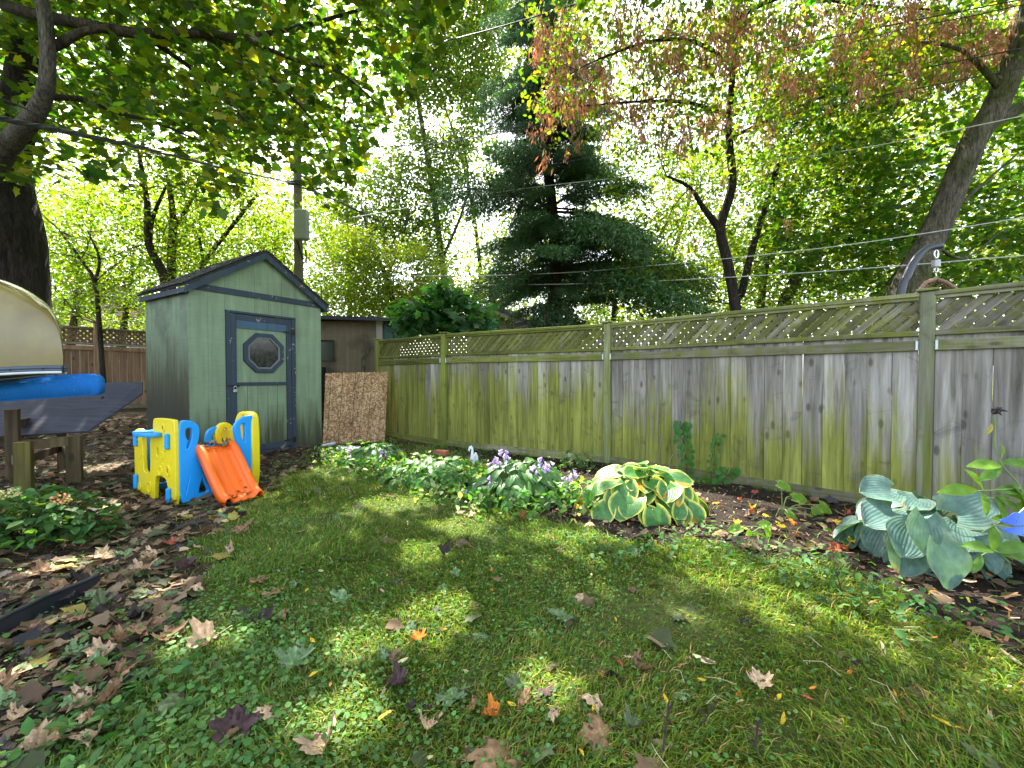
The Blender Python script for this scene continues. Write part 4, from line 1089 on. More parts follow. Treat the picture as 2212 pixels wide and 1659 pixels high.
# ================================================================ TREES
rt = np.random.default_rng(23)
def px_tube(pts, n=10, wob_=.06):
    """pts: (px, py, depth, width in px) -> points and radii"""
    P, R = [], []
    for (a, b_, Y, w_) in pts:
        P.append(at(a, b_, Y)); R.append(w_ / 2 * Y / FPX)
    return P, R
def dens(P, R, k=3):
    """resample a path with a smooth curve and a little crookedness"""
    Q, S = [], []
    n = len(P)
    for i in range(n - 1):
        p0, p1, p2, p3 = P[max(i - 1, 0)], P[i], P[i + 1], P[min(i + 2, n - 1)]
        for j in range(k):
            t = j / k
            Q.append(.5 * ((2 * p1) + (p2 - p0) * t + (2 * p0 - 5 * p1 + 4 * p2 - p3) * t * t + (3 * p1 - 3 * p2 + p3 - p0) * t ** 3))
            S.append(R[i] * (1 - t) + R[i + 1] * t)
    Q.append(P[-1]); S.append(R[-1])
    return Q, S
def limb(name, pts, mat, root, n=9, wob_=.05, k=4):
    wob_ = wob_ * .45
    P, R = px_tube(pts); P, R = dens(P, R, k)
    q = MB(); q.tube([p - root.location for p in P], R, n, True, wob_)
    return q.obj(name, mat, root, True)
def twigs(root, name, starts, mat, length, n=5, seed=1, up=.3, r0=.012, forks=3):
    """thin crooked branchlets growing from given world points, joined into one part"""
    r = random.Random(seed); q = MB()
    def go(p, d, L, rad, lev):
        pts = [p]; 
        for i in range(5):
            d = (d + Vector((r.gauss(0, .22), r.gauss(0, .22), r.gauss(0, .18) + up * .12))).normalized()
            p = p + d * L / 5; pts.append(p)
            if lev < 2 and r.random() < .55:
                dd = (d + Vector((r.gauss(0, .7), r.gauss(0, .7), r.gauss(0, .5)))).normalized()
                go(p, dd, L * r.uniform(.35, .6), rad * .6, lev + 1)
        q.tube([a - root.location for a in pts], [rad * (1 - .8 * i / 5) for i in range(6)], 4 if lev else 5, False)
    for s in starts:
        for _ in range(forks):
            d = Vector((r.gauss(0, .7), r.gauss(0, .7), r.gauss(up, .4))).normalized()
            go(s, d, length * r.uniform(.6, 1.2), r0, 0)
    o = q.obj(name, mat, root); tag(o, kind='stuff'); return o
def clumps(C, nper, spread, flat=.45, rng=rt):
    n = len(C)
    return np.repeat(C, nper, 0) + rng.normal(0, 1, (n * nper, 3)) * np.repeat(spread, nper)[:, None] * np.array([1, 1, flat])
def crown(root, P, size, T, base, mat=M_LEAF, tilt=.55, hue=.2, amt=.25, mixc=None, name='crown', kill=True, rng=rt, tilt0=0.0):
    if kill: P = P[punch(P, rng=rng)]
    a__, b__ = topx(P)   # branches are kept trimmed clear of the pole box and of the bundled cable
    near = (P[:, 1] < 12.5) & (np.abs(a__ - 652) < 24) & (b__ > 450) & (b__ < 640)
    yc = np.interp(a__, [0, 160, 320, 480, 641], [255, 288, 322, 362, 397]); dc = 1 / np.interp(a__, [0, 641], [1 / 3.0, 1 / 12.1])
    near |= (a__ < 641) & (a__ > 0) & (P[:, 1] < dc + .3) & (b__ > yc - 22) & (b__ < yc + 8) & (rng.random(len(P)) < .85)
    P = P[~near]
    n = len(P)
    s = rng.uniform(*size, n)
    c = vary(base, n, amt, hue, rng)
    if mixc is not None:
        k = rng.random(n) < mixc[1]; c[k] = vary(mixc[0], int(k.sum()), amt, hue, rng)
    V = leaves(P, s, T, c, tilt, tilt0=tilt0, rng=rng) - np.array(root.location)[None, None, :]
    o = link(name, poly_mesh(name, V, None, T[1], c), mat, root)
    tag(o, kind='stuff'); return o
def pxpts(n, x0, x1, y0, y1, d0, d1, rng=rt):
    px, py, Y = rng.uniform(x0, x1, n), rng.uniform(y0, y1, n), rng.uniform(d0, d1, n)
    return px, py, Y
def pxw(px, py, Y):
    dx, dz = (px - CX) / FPX, (CY - py) / FPX
    c, s = math.cos(PITCH), math.sin(PITCH)
    y = c + s * dz
    return np.stack([dx * Y / y, Y, EYE + (-s + c * dz) * Y / y], 1)
def topx(P):
    c, s = math.cos(PITCH), math.sin(PITCH)
    y = c * P[:, 1] - s * (P[:, 2] - EYE); z = s * P[:, 1] + c * (P[:, 2] - EYE)
    y = np.where(y > .2, y, .2)
    return CX + FPX * P[:, 0] / y, CY - FPX * z / y
# --- big maple at the far left
mb = G(40, 960); mb = Vector((-8.0, 6.9, .15))
maple = empty('maple_tree', mb, 'huge dark trunked maple spreading a broad leafy canopy over the canoe and shed', 'tree')
limb('trunk', [(5, 860, 6.9, 170), (8, 640, 6.9, 140), (2, 500, 6.9, 135), (-12, 400, 6.9, 120), (0, 330, 6.9, 92), (38, 240, 6.9, 64), (55, 120, 6.9, 52), (58, 0, 6.9, 48), (62, -200, 6.9, 44), (90, -500, 6.9, 30)], M_BARK_D, maple, 26, .025)
limb('branch', [(-260, 470, 6.2, 70), (-60, 395, 5.4, 50), (20, 310, 5.0, 38), (80, 240, 4.8, 32), (102, 170, 4.7, 27), (100, 60, 4.7, 25), (85, -40, 4.7, 22), (60, -260, 4.8, 22)], M_BARK_G, maple, 10, .04)
limb('branch', [(-120, -60, 5.2, 32), (0, 5, 5.0, 24), (70, 30, 4.9, 22), (180, 52, 4.9, 21), (300, 72, 5.0, 20), (430, 72, 5.2, 17), (520, 80, 5.4, 14), (640, 60, 5.7, 10), (780, 20, 6.0, 6)], M_BARK_S, maple, 9, .04)
limb('branch', [(104, 105, 4.75, 20), (135, 92, 4.8, 18), (180, 68, 4.85, 15), (240, 60, 4.9, 13)], M_BARK_S, maple, 8, .03)
limb('branch', [(90, 210, 4.8, 14), (180, 215, 5.1, 11), (260, 245, 5.4, 9), (340, 265, 5.7, 7), (420, 300, 6.0, 4)], M_BARK_S, maple, 7, .03)
limb('branch', [(300, 72, 5.0, 14), (360, 110, 5.3, 10), (440, 170, 5.6, 8), (520, 250, 5.8, 6), (580, 330, 6.0, 3)], M_BARK_S, maple, 6, .03)
limb('branch', [(430, 72, 5.2, 12), (520, 120, 5.5, 9), (610, 190, 5.8, 6), (690, 280, 6.0, 4), (730, 380, 6.1, 2)], M_BARK_S, maple, 6, .03)
limb('branch', [(520, 80, 5.4, 10), (640, 130, 5.7, 8), (740, 160, 6.0, 6), (830, 240, 6.2, 3)], M_BARK_S, maple, 6, .03)
lowb = lambda px: np.interp(px, [-400, 0, 100, 170, 250, 330, 400, 470, 520, 560, 610, 660, 700, 760, 800, 840, 870, 930, 990, 1060], [380, 400, 400, 380, 425, 400, 430, 475, 440, 370, 350, 400, 455, 430, 350, 290, 240, 140, 60, -60])
px, py, Y = pxpts(5200, -420, 1010, -260, 480, 4.7, 8.3)
k = (py < lowb(px) - rt.exponential(14, len(px))) & (np.abs(px - 480) < 900)
C = pxw(px[k], py[k], Y[k]); C = C[(C[:, 2] < 9.5)]
hole_ = pn(C[:, 0] * 1.0 + C[:, 2], C[:, 1] * .6 + C[:, 2] * 1.3, 2.4, 91)
C = C[(hole_ > .36) & (pn(C[:, 0] * 1.0 + C[:, 2], C[:, 2] * 1.1 - C[:, 0] * .3, 6.5, 93) > .33)]
P = clumps(C, 6, rt.uniform(.06, .20, len(C)), .5)
a_, b_ = topx(P)
P = P[(b_ < lowb(a_) + 6)]
# keep the sky glimpses at the far left open
a_, b_ = topx(P)
skyhole = (((a_ - 150) / 60) ** 2 + ((b_ - 90) / 34) ** 2 < 1) | (((a_ - 40) / 60) ** 2 + ((b_ - 150) / 70) ** 2 < 1) | (((a_ - 180) / 50) ** 2 + ((b_ - 150) / 40) ** 2 < 1)
P = P[~skyhole | (rt.random(len(P)) < .25)]
crown(maple, P, (.06, .15), T_MAPLE, (.045, .09, .013), tilt=.5, mixc=((.14, .18, .014), .3))
# canopy above and beyond the frame, extended to shade the lawn
U = rt.normal(0, 1, (7400, 3)); U /= np.linalg.norm(U, axis=1)[:, None]
U *= rt.random((7400, 1)) ** .25
C = np.array([-3.0, 6.6, 7.6]) + U * np.array([7.5, 6.2, 2.0])
a_, b_ = topx(C)
C = C[(C[:, 0] < 2.2) & ((b_ < -40) | (a_ < 960) & (b_ < lowb(a_) - 60))]
C = C[pn(C[:, 0], C[:, 1], 2.0, 17) > .33]
C = np.concatenate([C, np.array([-6.6, 8.2, 6.4]) + rt.normal(0, 1, (170, 3)) * np.array([.9, .7, .3])])  # extra clumps added sunward of the plywood sheet to shade it
P = clumps(C, 5, rt.uniform(.08, .25, len(C)), .5)
crown(maple, P, (.09, .15), T_MAPLE, (.04, .09, .012), name='upper_crown')
# --- saplings and shrubs behind the shed: thin trunks, lit yellow green leaves
def small_tree(name, label, base, limbs, mat, foliage, twseed=1, cat='tree', size=(.07, .11), col=(.10, .16, .012), T=T_OVATE, dry=None, tw=True, group=None, clump=(8, .12, .34), flat=.5, punchit=True):
    r_ = empty(name, base, label, cat, group)
    ends = []
    for i, l in enumerate(limbs):
        limb('trunk' if i == 0 else 'branch', l, mat, r_, 8 if i == 0 else 6, .05, 3)
        for q in l[1:]: ends.append(at(q[0], q[1], q[2]))
    if tw and ends: twigs(r_, 'twigs', ends, M_BARK_S, 1.3, seed=twseed, forks=2)
    if foliage is not None and len(foliage):
        P = clumps(foliage, clump[0], rt.uniform(clump[1], clump[2], len(foliage)), flat)
        crown(r_, P, size, T, col, mixc=dry, kill=punchit)
    return r_
def region(n, poly, d0, d1, seed, thr=.35, sc=.012):
    """clump centres whose picture positions fall in a polygon, at depths d0 to d1, with gaps"""
    r = np.random.default_rng(seed)
    xs_, ys_ = [p[0] for p in poly], [p[1] for p in poly]
    px, py, Y = r.uniform(min(xs_), max(xs_), n), r.uniform(min(ys_), max(ys_), n), r.uniform(d0, d1, n)
    k = inpoly(px, py, poly) & (pn(px, py * 1.3, sc * 2.5, seed) > thr)
    return pxw(px[k], py[k], Y[k])
Gf = lambda px, py, Y: Vector((at(px, py, Y).x, Y, .3))
small_tree('young_tree', 'slim dark sapling rising just over the ridge of the green shed', Gf(366, 700, 9.6), [[(372, 700, 9.6, 24), (352, 590, 9.6, 17), (322, 530, 9.6, 15), (318, 440, 9.6, 11), (300, 330, 9.6, 7)], [(322, 530, 9.6, 11), (330, 470, 9.7, 8), (360, 400, 9.9, 5)]],
           M_BARK_S, region(1500, [(200, 260), (420, 260), (470, 500), (440, 640), (180, 690), (150, 420)], 9.0, 11.0, 1, .38), 2)
small_tree('young_tree', 'second thin sapling right behind the shed roof with brown bark', Gf(380, 700, 10.4), [[(372, 700, 10.4, 20), (370, 560, 10.4, 16), (374, 470, 10.4, 13), (362, 380, 10.4, 8)], [(372, 500, 10.4, 9), (420, 420, 10.6, 6), (430, 380, 10.8, 4)]],
           M_BARK_S, region(1400, [(340, 330), (560, 360), (620, 560), (600, 640), (430, 600), (330, 560)], 10.0, 12.0, 2, .36), 3, size=(.07, .10))
small_tree('young_tree', 'crooked leaning sapling passing over the shed roof toward the pole', Gf(400, 720, 10.8), [[(418, 640, 10.8, 12), (440, 570, 10.8, 10), (500, 490, 10.9, 8), (556, 420, 11.0, 6)], [(440, 570, 10.8, 7), (430, 510, 10.8, 5)]],
           M_BARK_S, region(1500, [(520, 420), (700, 440), (740, 560), (700, 690), (600, 640)], 11, 13, 3, .36), 4, size=(.07, .10))
small_tree('young_tree', 'thin sapling standing in front of the diamond lattice fence', Gf(228, 860, 8.9), [[(226, 860, 8.9, 10), (214, 700, 8.9, 9), (205, 610, 8.9, 8), (175, 560, 8.9, 6), (130, 500, 8.9, 4)], [(205, 610, 8.9, 6), (215, 560, 8.9, 5), (190, 500, 9.0, 3)]],
           M_BARK_S, region(260, [(130, 520), (240, 500), (260, 660), (140, 690)], 8.8, 9.6, 4, .45), 5)
small_tree('leafy_shrub', 'wall of bright yellow green backlit bushes beyond the brown fence', Gf(200, 800, 12.5), [[(150, 760, 12.5, 16), (170, 600, 12.5, 10), (140, 500, 12.5, 6)], [(260, 760, 12.8, 14), (280, 620, 12.8, 9), (290, 540, 12.8, 5)]],
           M_BARK_S, region(3800, [(90, 400), (330, 380), (620, 480), (720, 600), (720, 730), (90, 730)], 12, 14.5, 5, .24), 6, 'shrub', col=(.11, .175, .014), size=(.08, .12))
# --- thin sparse trees with fine leaves between the pole and the spruce
small_tree('birch_like_tree', 'tall sparse tree with tiny yellowish leaves between the pole and the spruce', Gf(960, 700, 18), [[(975, 720, 18, 16), (955, 560, 18, 13), (930, 380, 18.2, 12), (900, 200, 18.5, 9), (880, 60, 19, 6)], [(955, 560, 18, 8), (1010, 420, 18, 6), (1000, 300, 18, 4)], [(900, 200, 18.5, 7), (1000, 60, 18, 5), (1020, -60, 18, 3)]],
           M_BARK_G, region(8500, [(730, -80), (1120, -80), (1080, 150), (1010, 330), (960, 500), (930, 660), (760, 680), (700, 500), (720, 430), (850, 330), (880, 200)], 16.5, 20, 6, .26, .016), 7, size=(.12, .19), col=(.065, .11, .018), T=T_DIAMOND, clump=(12, .15, .5))
small_tree('birch_like_tree', 'bare twigged tree with scattered leaves showing through above the old shed', Gf(800, 700, 15), [[(860, 700, 15, 12), (835, 600, 15, 9), (800, 520, 15, 7), (780, 440, 15.5, 4)], [(835, 600, 15, 6), (870, 520, 15, 4), (880, 450, 15, 3)]],
           M_BARK_S, region(3200, [(690, 480), (960, 540), (1000, 700), (690, 690)], 13.5, 16, 7, .33), 8, size=(.07, .12), col=(.13, .18, .02), T=T_DIAMOND, clump=(12, .12, .4))
# --- spruce
sp = empty('spruce_tree', Gf(1200, 790, 12.0), 'tall dark drooping spruce standing behind the middle of the fence', 'tree')
limb('trunk', [(1196, 800, 12, 30), (1200, 690, 12, 27), (1197, 500, 12, 25), (1175, 300, 12, 20), (1150, 100, 12, 15), (1135, -120, 12, 9), (1125, -330, 12, 3)], M_BARK_D, sp, 10, .05)
def spruce_branch(seed):
    r = np.random.default_rng(seed); P, D, S = [], [], []
    q = MB(); sp_ = lambda t: Vector((t, .02 * math.sin(6 * t + seed), .10 * t - .34 * t * t))
    q.tube([sp_(t) for t in (0, .2, .4, .6, .8, 1.0)], [.016, .013, .010, .008, .005, .002], 4, False)
    nv, nf = np.array(q.v), q.f
    tw_ = []
    for t in np.linspace(.10, 1.0, 26):
        for s in (-1, 1):
            L = .40 * (1 - t) ** .8 * min(1, t * 3) + .09
            d = np.array([.75, s * .85, -.05 + r.normal(0, .08)]); d /= np.linalg.norm(d)
            b0 = np.array(sp_(t)); m_ = max(3, int(L / .035))
            for i in range(m_):
                u = (i + .5) / m_; pp = b0 + d * L * u + np.array([0, 0, -.22 * (L * u) ** 1.2 - .0])
                tw_.append((pp, d))
                if i % 2 == 0:   # hanging branchlet
                    for h_ in (.04, .085): tw_.append((pp + np.array([r.normal(0, .01), r.normal(0, .01), -h_]), np.array([d[0] * .7, d[1] * .7, -.55])))
    Pp = np.array([a for a, _ in tw_]); Dd = np.array([b for _, b in tw_])
    rep = 6
    Pp = np.repeat(Pp, rep, 0); Dd = np.repeat(Dd, rep, 0); n = len(Pp)
    e = r.normal(0, 1, (n, 3)); dirs = Dd / np.linalg.norm(Dd, axis=1)[:, None] * .9 + e * .55; dirs /= np.linalg.norm(dirs, axis=1)[:, None]
    sd = np.cross(dirs, r.normal(0, 1, (n, 3))); sd /= np.linalg.norm(sd, axis=1)[:, None]
    Pp = Pp + r.normal(0, .012, (n, 3)); L = r.uniform(.024, .046, n)[:, None]; w_ = .0055
    V = np.stack([Pp - sd * w_, Pp + sd * w_, Pp + dirs * L], 1)
    tipk = (Pp[:, 0] > .55).astype(float)[:, None] * .6
    c = vary((.034, .078, .028), n, .35, .15, r) * (1 + tipk)
    me = poly_mesh('spruce_branch', V, None, [(0, 1, 2)], c)
    me.materials.append(M_NEEDLE)
    bm = bmesh.new(); bm.from_mesh(me); lay = bm.verts.layers.float_color['col']
    vs = [bm.verts.new(v) for v in q.v]
    for v in vs: v[lay] = (.05, .035, .025, 1)
    for f in nf: bm.faces.new([vs[i] for i in f])
    bm.to_mesh(me); bm.free()
    return me
SB = [spruce_branch(s) for s in (1, 2, 3)]
zt = 18.5; r_ = random.Random(9)
def trunkx(z): return np.interp(z, [1.5, 5.5, 8, 12, 17], [0, -.03, -.33, -.6, -.85])
z = 3.5; bi = 0
while z < 17.6:
    L = np.interp(z, [3, 3.8, 5.0, 5.6, 6.4, 7.2, 7.8, 8.8, 9.6, 11, 14, 17.6], [2.8, 3.7, 3.0, 3.3, 2.5, 2.7, 1.8, 2.0, 1.4, 1.4, 1.0, .3])
    for k_ in range(9 if z > 8 else 6 if bi % 3 else 5):
        a_ = bi * 1.3 + k_ * 2 * math.pi / (9 if z > 8 else 6 if bi % 3 else 5) + r_.gauss(0, .25)
        l_ = L * (r_.uniform(.32, 1.15) if z < 8 else r_.uniform(.65, 1.15))
        o = link('branch', SB[r_.randrange(3)], None, sp, (trunkx(z) + .05, 0, z + r_.uniform(-.35, .35) - .3), (r_.gauss(0, .14), r_.gauss(.02, .17), a_), (l_, l_ * r_.uniform(.7, 1.0), l_ * r_.uniform(.8, 1.15)))
    z += .34 + .014 * z; bi += 1
# --- maple with the leaning trunk at the right
lt = small_tree('leaning_tree', 'big maple with a thick leaning grey trunk behind the hanging chair frame', Gf(1930, 760, 7.6), [[(1915, 760, 7.6, 80), (1965, 610, 7.6, 60), (2010, 520, 7.6, 50), (2050, 430, 7.5, 48), (2100, 310, 7.3, 46), (2150, 230, 7.2, 46), (2200, 110, 7.0, 42), (2260, -60, 6.9, 50), (2320, -260, 6.8, 36)], [(2130, 270, 7.25, 30), (2200, 235, 7.2, 24), (2290, 190, 7.2, 18)], [(2160, 190, 7.1, 16), (2080, 110, 7.2, 9), (1990, 90, 7.4, 5)], [(2040, 470, 7.6, 9), (2120, 400, 7.8, 6), (2200, 330, 8, 4)], [(2010, 520, 7.6, 10), (2080, 560, 7.7, 4), (2160, 500, 7.9, 3)]],
                M_BARK_M, None, 11, tw=False)
C = region(2600, [(1640, 120), (1900, 60), (2350, 40), (2400, 640), (1940, 640), (1640, 600)], 8.4, 11.5, 8, .32, .014)
P = clumps(C, 8, rt.uniform(.1, .3, len(C)), .5)
a_, b_ = topx(P); P = P[~((((a_ - 2040) / 110) ** 2 + ((b_ - 250) / 90) ** 2 < 1) & (rt.random(len(P)) < .6))]
crown(lt, P, (.08, .16), T_MAPLE, (.045, .10, .014), mixc=((.10, .15, .015), .2))
U = rt.normal(0, 1, (4200, 3)); U /= np.linalg.norm(U, axis=1)[:, None]; U *= rt.random((4200, 1)) ** .3
C = np.array([6.0, 6.2, 8.6]) + U * np.array([5.5, 5.0, 2.2]); a_, b_ = topx(C)
C = C[(b_ < -30)]; C = C[pn(C[:, 0], C[:, 1], 1.7, 27) > .38]
crown(lt, clumps(C, 5, rt.uniform(.1, .3, len(C)), .5), (.10, .15), T_MAPLE, (.04, .10, .014), name='upper_crown')
# --- box elder with hanging seed bunches
be = small_tree('box_elder_tree', 'box elder with a dark trunk, yellow green leaves and rusty hanging seed bunches', Gf(1590, 760, 9.0), [[(1600, 800, 9, 27), (1588, 660, 9, 23), (1570, 560, 9, 21), (1556, 490, 9, 21), (1582, 400, 8.9, 18), (1574, 280, 8.8, 15), (1584, 140, 8.7, 13), (1592, 0, 8.6, 12), (1600, -200, 8.5, 9)], [(1556, 495, 9, 18), (1520, 450, 9, 11), (1490, 405, 8.8, 8), (1440, 380, 8.6, 4)],
      [(1600, 640, 9.2, 16), (1630, 520, 9.3, 14), (1660, 430, 9.3, 12), (1700, 300, 9.3, 9), (1790, 160, 9.2, 6), (1860, 60, 9, 4)], [(1584, 140, 8.7, 12), (1500, 90, 8.3, 9), (1400, 90, 7.9, 6), (1290, 130, 7.5, 4)], [(1578, 250, 8.8, 10), (1480, 220, 8.4, 8), (1370, 220, 7.9, 5), (1250, 230, 7.5, 3)], [(1590, 40, 8.6, 12), (1700, -10, 8.3, 9), (1850, 10, 7.9, 6), (2000, 20, 7.6, 4)], [(1574, 300, 8.8, 9), (1680, 250, 8.5, 6), (1800, 200, 8.2, 4)]],
      M_BARK_D, None, 12, tw=True)
C = region(2600, [(1130, -120), (2300, -120), (2260, 120), (1900, 330), (1650, 420), (1500, 330), (1330, 300), (1170, 330), (1140, 180)], 6.9, 9.6, 9, .34, .02)
P = clumps(C, 9, rt.uniform(.08, .28, len(C)), .7)
crown(be, P, (.07, .12), T_OVATE, (.075, .135, .016), mixc=((.17, .19, .014), .25), tilt=.8)
C = region(2300, [(1330, 300), (1900, 320), (1960, 640), (1400, 690), (1300, 500)], 9.2, 10.8, 19, .30, .012)
crown(be, clumps(C, 9, rt.uniform(.08, .3, len(C)), .6), (.07, .10), T_OVATE, (.07, .13, .014), mixc=((.13, .18, .012), .3), name='lower_crown')
def seed_bunch(seed):
    r = np.random.default_rng(seed); n = 34
    P = r.normal(0, 1, (n, 3)) * np.array([.035, .035, .07]); P[:, 2] -= .10
    V = np.zeros((n, 4, 3)); yaw = r.uniform(0, 6.28, n); s = r.uniform(.042, .068, n)
    dxn = np.stack([np.cos(yaw), np.sin(yaw), 0 * yaw], 1); sway = r.normal(0, .3, (n, 3)); sway[:, 2] = 0
    dn = np.array([0, 0, -1.0])[None] + sway
    V[:, 0] = P; V[:, 1] = P + (dn * .55 + dxn * .24) * s[:, None]; V[:, 2] = P + dn * s[:, None] * 1.2; V[:, 3] = P + (dn * .6 - dxn * .10) * s[:, None]
    c = vary((.38, .185, .12), n, .3, .12, r)
    me = poly_mesh('seed_tassel', V, None, [(0, 1, 2, 3)], c); me.materials.append(M_DRY); return me
SBN = [seed_bunch(s) for s in range(4)]
rb = random.Random(4); cnt = 0
while cnt < 285:
    px_, py_ = rb.uniform(1155, 2210), rb.triangular(-40, 400, 60)
    lim = np.interp(px_, [1150, 1200, 1330, 1500, 1650, 1800, 2000, 2210], [330, 345, 300, 330, 300, 240, 170, 120])
    if py_ > lim or pn(np.array([px_]), np.array([py_ * 1.3]), .05, 5)[0] < .38: continue
    p_ = at(px_, py_, rb.uniform(6.8, 8.6))
    link('seed_tassel', rb.choice(SBN), None, be, p_ - be.location, (rb.gauss(0, .15), rb.gauss(0, .15), rb.uniform(0, 6)), rb.uniform(1.0, 1.9)); cnt += 1
xc, Vs, Cs = 0, [], []
while xc < 380:
    px_, py_ = rb.uniform(1150, 2212), rb.triangular(-60, 380, 40)
    lim = np.interp(px_, [1150, 1200, 1330, 1500, 1650, 1800, 2000, 2210], [300, 320, 280, 310, 290, 240, 180, 140])
    if py_ > lim or pn(np.array([px_]), np.array([py_ * 1.3]), .028, 5)[0] < .36: continue
    p_ = np.array(at(px_, py_, rb.uniform(7.8, 9.8)) - be.location); me_ = rb.choice(SBN)
    v = np.empty(len(me_.vertices) * 3, np.float32); me_.vertices.foreach_get('co', v); v = v.reshape(-1, 4, 3) * rb.uniform(1.1, 1.9) + p_
    Vs.append(v); xc += 1
Vs = np.concatenate(Vs); o = link('farther_seeds', poly_mesh('farther_seeds', Vs, None, [(0, 1, 2, 3)], vary((.34, .18, .12), len(Vs), .3, .12, rt)), M_DRY, be); tag(o, kind='stuff')
for px_, py_ in ((1505, 520), (1500, 500), (1700, 470), (1492, 410), (1440, 300), (1650, 360), (1760, 300), (1560, 380), (1180, 330), (1225, 320)):
    link('seed_tassel', rb.choice(SBN), None, be, at(px_, py_, 8.2) - be.location, (0, 0, rb.uniform(0, 6)), 1.1)
# --- more trees behind the right part of the fence
small_tree('maple_tree', 'leaning mossy maple limb behind the fence between the box elder and the hanging chair', Gf(1700, 760, 11), [[(1660, 760, 11, 34), (1700, 640, 11, 26), (1760, 545, 11, 22), (1850, 455, 11, 17), (1900, 400, 11, 10)], [(1640, 760, 11.4, 18), (1650, 600, 11.4, 14), (1690, 440, 11.4, 12), (1760, 330, 11.4, 8)], [(1900, 640, 10, 16), (1960, 560, 10, 12), (1990, 480, 10, 7)]],
           M_BARK_M, region(4200, [(1350, 330), (1700, 300), (2000, 200), (2400, 300), (2400, 700), (1380, 700)], 11.5, 15, 10, .28, .012), 13, size=(.09, .15), col=(.075, .125, .016), T=T_OVATE, clump=(10, .15, .45), dry=((.17, .20, .015), .4))
# --- broadleaf shrub hanging over the low end of the fence
small_tree('fig_leaved_shrub', 'dark green broad leaved shrub leaning over the low end of the fence', Gf(960, 760, 8.9), [[(960, 800, 8.9, 16), (950, 700, 8.9, 10), (920, 660, 8.9, 6)], [(950, 720, 8.9, 8), (1010, 690, 8.9, 5)]],
           M_BARK_S, region(330, [(870, 650), (930, 615), (1020, 640), (1070, 690), (1080, 712), (960, 722), (880, 728), (855, 700)], 8.2, 9.6, 11, .2, .03), 14, 'shrub', size=(.12, .19), col=(.035, .10, .035), T=T_MAPLE, clump=(7, .06, .16))
# --- leafy mass under the box elder, right of the old shed
small_tree('leafy_shrub', 'mid green bushes filling the gap below the spruce', Gf(1300, 760, 15.5), [[(1320, 760, 15.5, 12), (1330, 620, 15.5, 8)]],
           M_BARK_S, region(2400, [(900, 600), (1500, 560), (1520, 710), (900, 720)], 14.5, 18, 12, .36), 15, 'shrub', size=(.09, .14), col=(.13, .19, .02), T=T_DIAMOND, clump=(12, .15, .45))
# --- far woods
wood = empty('far_woods', (0, 26, 0), 'distant belt of sunlit trees closing the view behind the gardens', 'trees'); tag(wood, kind='stuff')
C = np.concatenate([region(9500, [(-500, 120), (300, 200), (600, 330), (760, -60), (1100, -80), (1500, 20), (2700, -60), (2700, 735), (-500, 735)], 20, 30, 13, .36, .009),
                    region(3600, [(-500, 420), (720, 420), (900, 560), (2700, 480), (2700, 735), (-500, 735)], 18, 24, 14, .30, .009)])
P = clumps(C, 17, rt.uniform(.25, .9, len(C)), .7)
a_, b_ = topx(P)
gap = (((a_ - 870) / 90) ** 2 + ((b_ - 480) / 110) ** 2 < 1) | (((a_ - 950) / 50) ** 2 + ((b_ - 200) / 90) ** 2 < 1) | (((a_ - 250) / 120) ** 2 + ((b_ - 480) / 60) ** 2 < 1) | (((a_ - 2050) / 120) ** 2 + ((b_ - 260) / 110) ** 2 < 1) | (((a_ - 1700) / 40) ** 2 + ((b_ - 500) / 60) ** 2 < 1)
P = P[~gap | (rt.random(len(P)) < .75)]
crown(wood, P, (.18, .32), T_DIAMOND, (.075, .13, .02), mixc=((.16, .20, .02), .4), name='foliage')
for i, (a0, d0) in enumerate(((60, 21), (230, 23), (520, 22), (760, 21), (1030, 23), (1450, 22), (1820, 23), (2140, 22), (2400, 21))):
    limb('trunk', [(a0, 790, d0, 12), (a0 + rb.uniform(-20, 20), 600, d0, 10), (a0 + rb.uniform(-50, 50), 380, d0, 7), (a0 + rb.uniform(-90, 90), 200, d0, 4)], M_BARK_S, wood, 6, .05)
# ================================================================ POLE, CABLES
pole = empty('utility_pole', Gf(646, 800, 12.2), 'wooden utility pole with a grey box rising behind the green shed', 'pole')
limb('pole_shaft', [(648, 820, 12.2, 21), (646, 640, 12.2, 19), (643, 400, 12.2, 17), (641, 200, 12.2, 15), (640, 40, 12.2, 14)], plain('weathered pole', (.16, .13, .11), .9, 0, .25, 6, .4), pole, 12, .01)
q = bbox(.33, .22, .82, .02); link('service_box', q, plain('pale grey enamel', (.27, .27, .30), .6), pole, at(652, 486, 11.9) - pole.location)
q = MB(); q.tube([at(641, 517, 12.0) - pole.location, at(648, 540, 12.0) - pole.location, at(654, 560, 12.0) - pole.location], .03, 6); q.tube([at(660, 540, 12.0) - pole.location, at(662, 570, 12.05) - pole.location], .02, 5); q.obj('conduit', M_IRON, pole)
for py_ in (395, 330):
    q = MB(); q.box(at(641, py_, 12.1) - pole.location, (.5, .10, .10)); q.obj('bracket', M_IRON, pole)
def cable(name, pts, w_, mat, label, tw=False, sag=0):
    P, R = px_tube([(a, b_, Y, 1) for a, b_, Y in pts]); P, _ = dens(P, R, 10)
    o_ = empty(name, P[0], label, 'cable'); q = MB()
    if tw:
        for ph in (0, 2.1, 4.2):
            q.tube([p - P[0] + Vector((math.cos(i * .9 + ph), 0, math.sin(i * .9 + ph))) * w_ * .6 for i, p in enumerate(P)], w_ * .55, 5)
    else: q.tube([p - P[0] for p in P], w_, 5)
    q.obj('strand', mat, o_, True); return o_
M_CAB = plain('black cable', (.012, .013, .016), .5); M_CABG = plain('weathered grey wire', (.45, .45, .45), .4, .3)
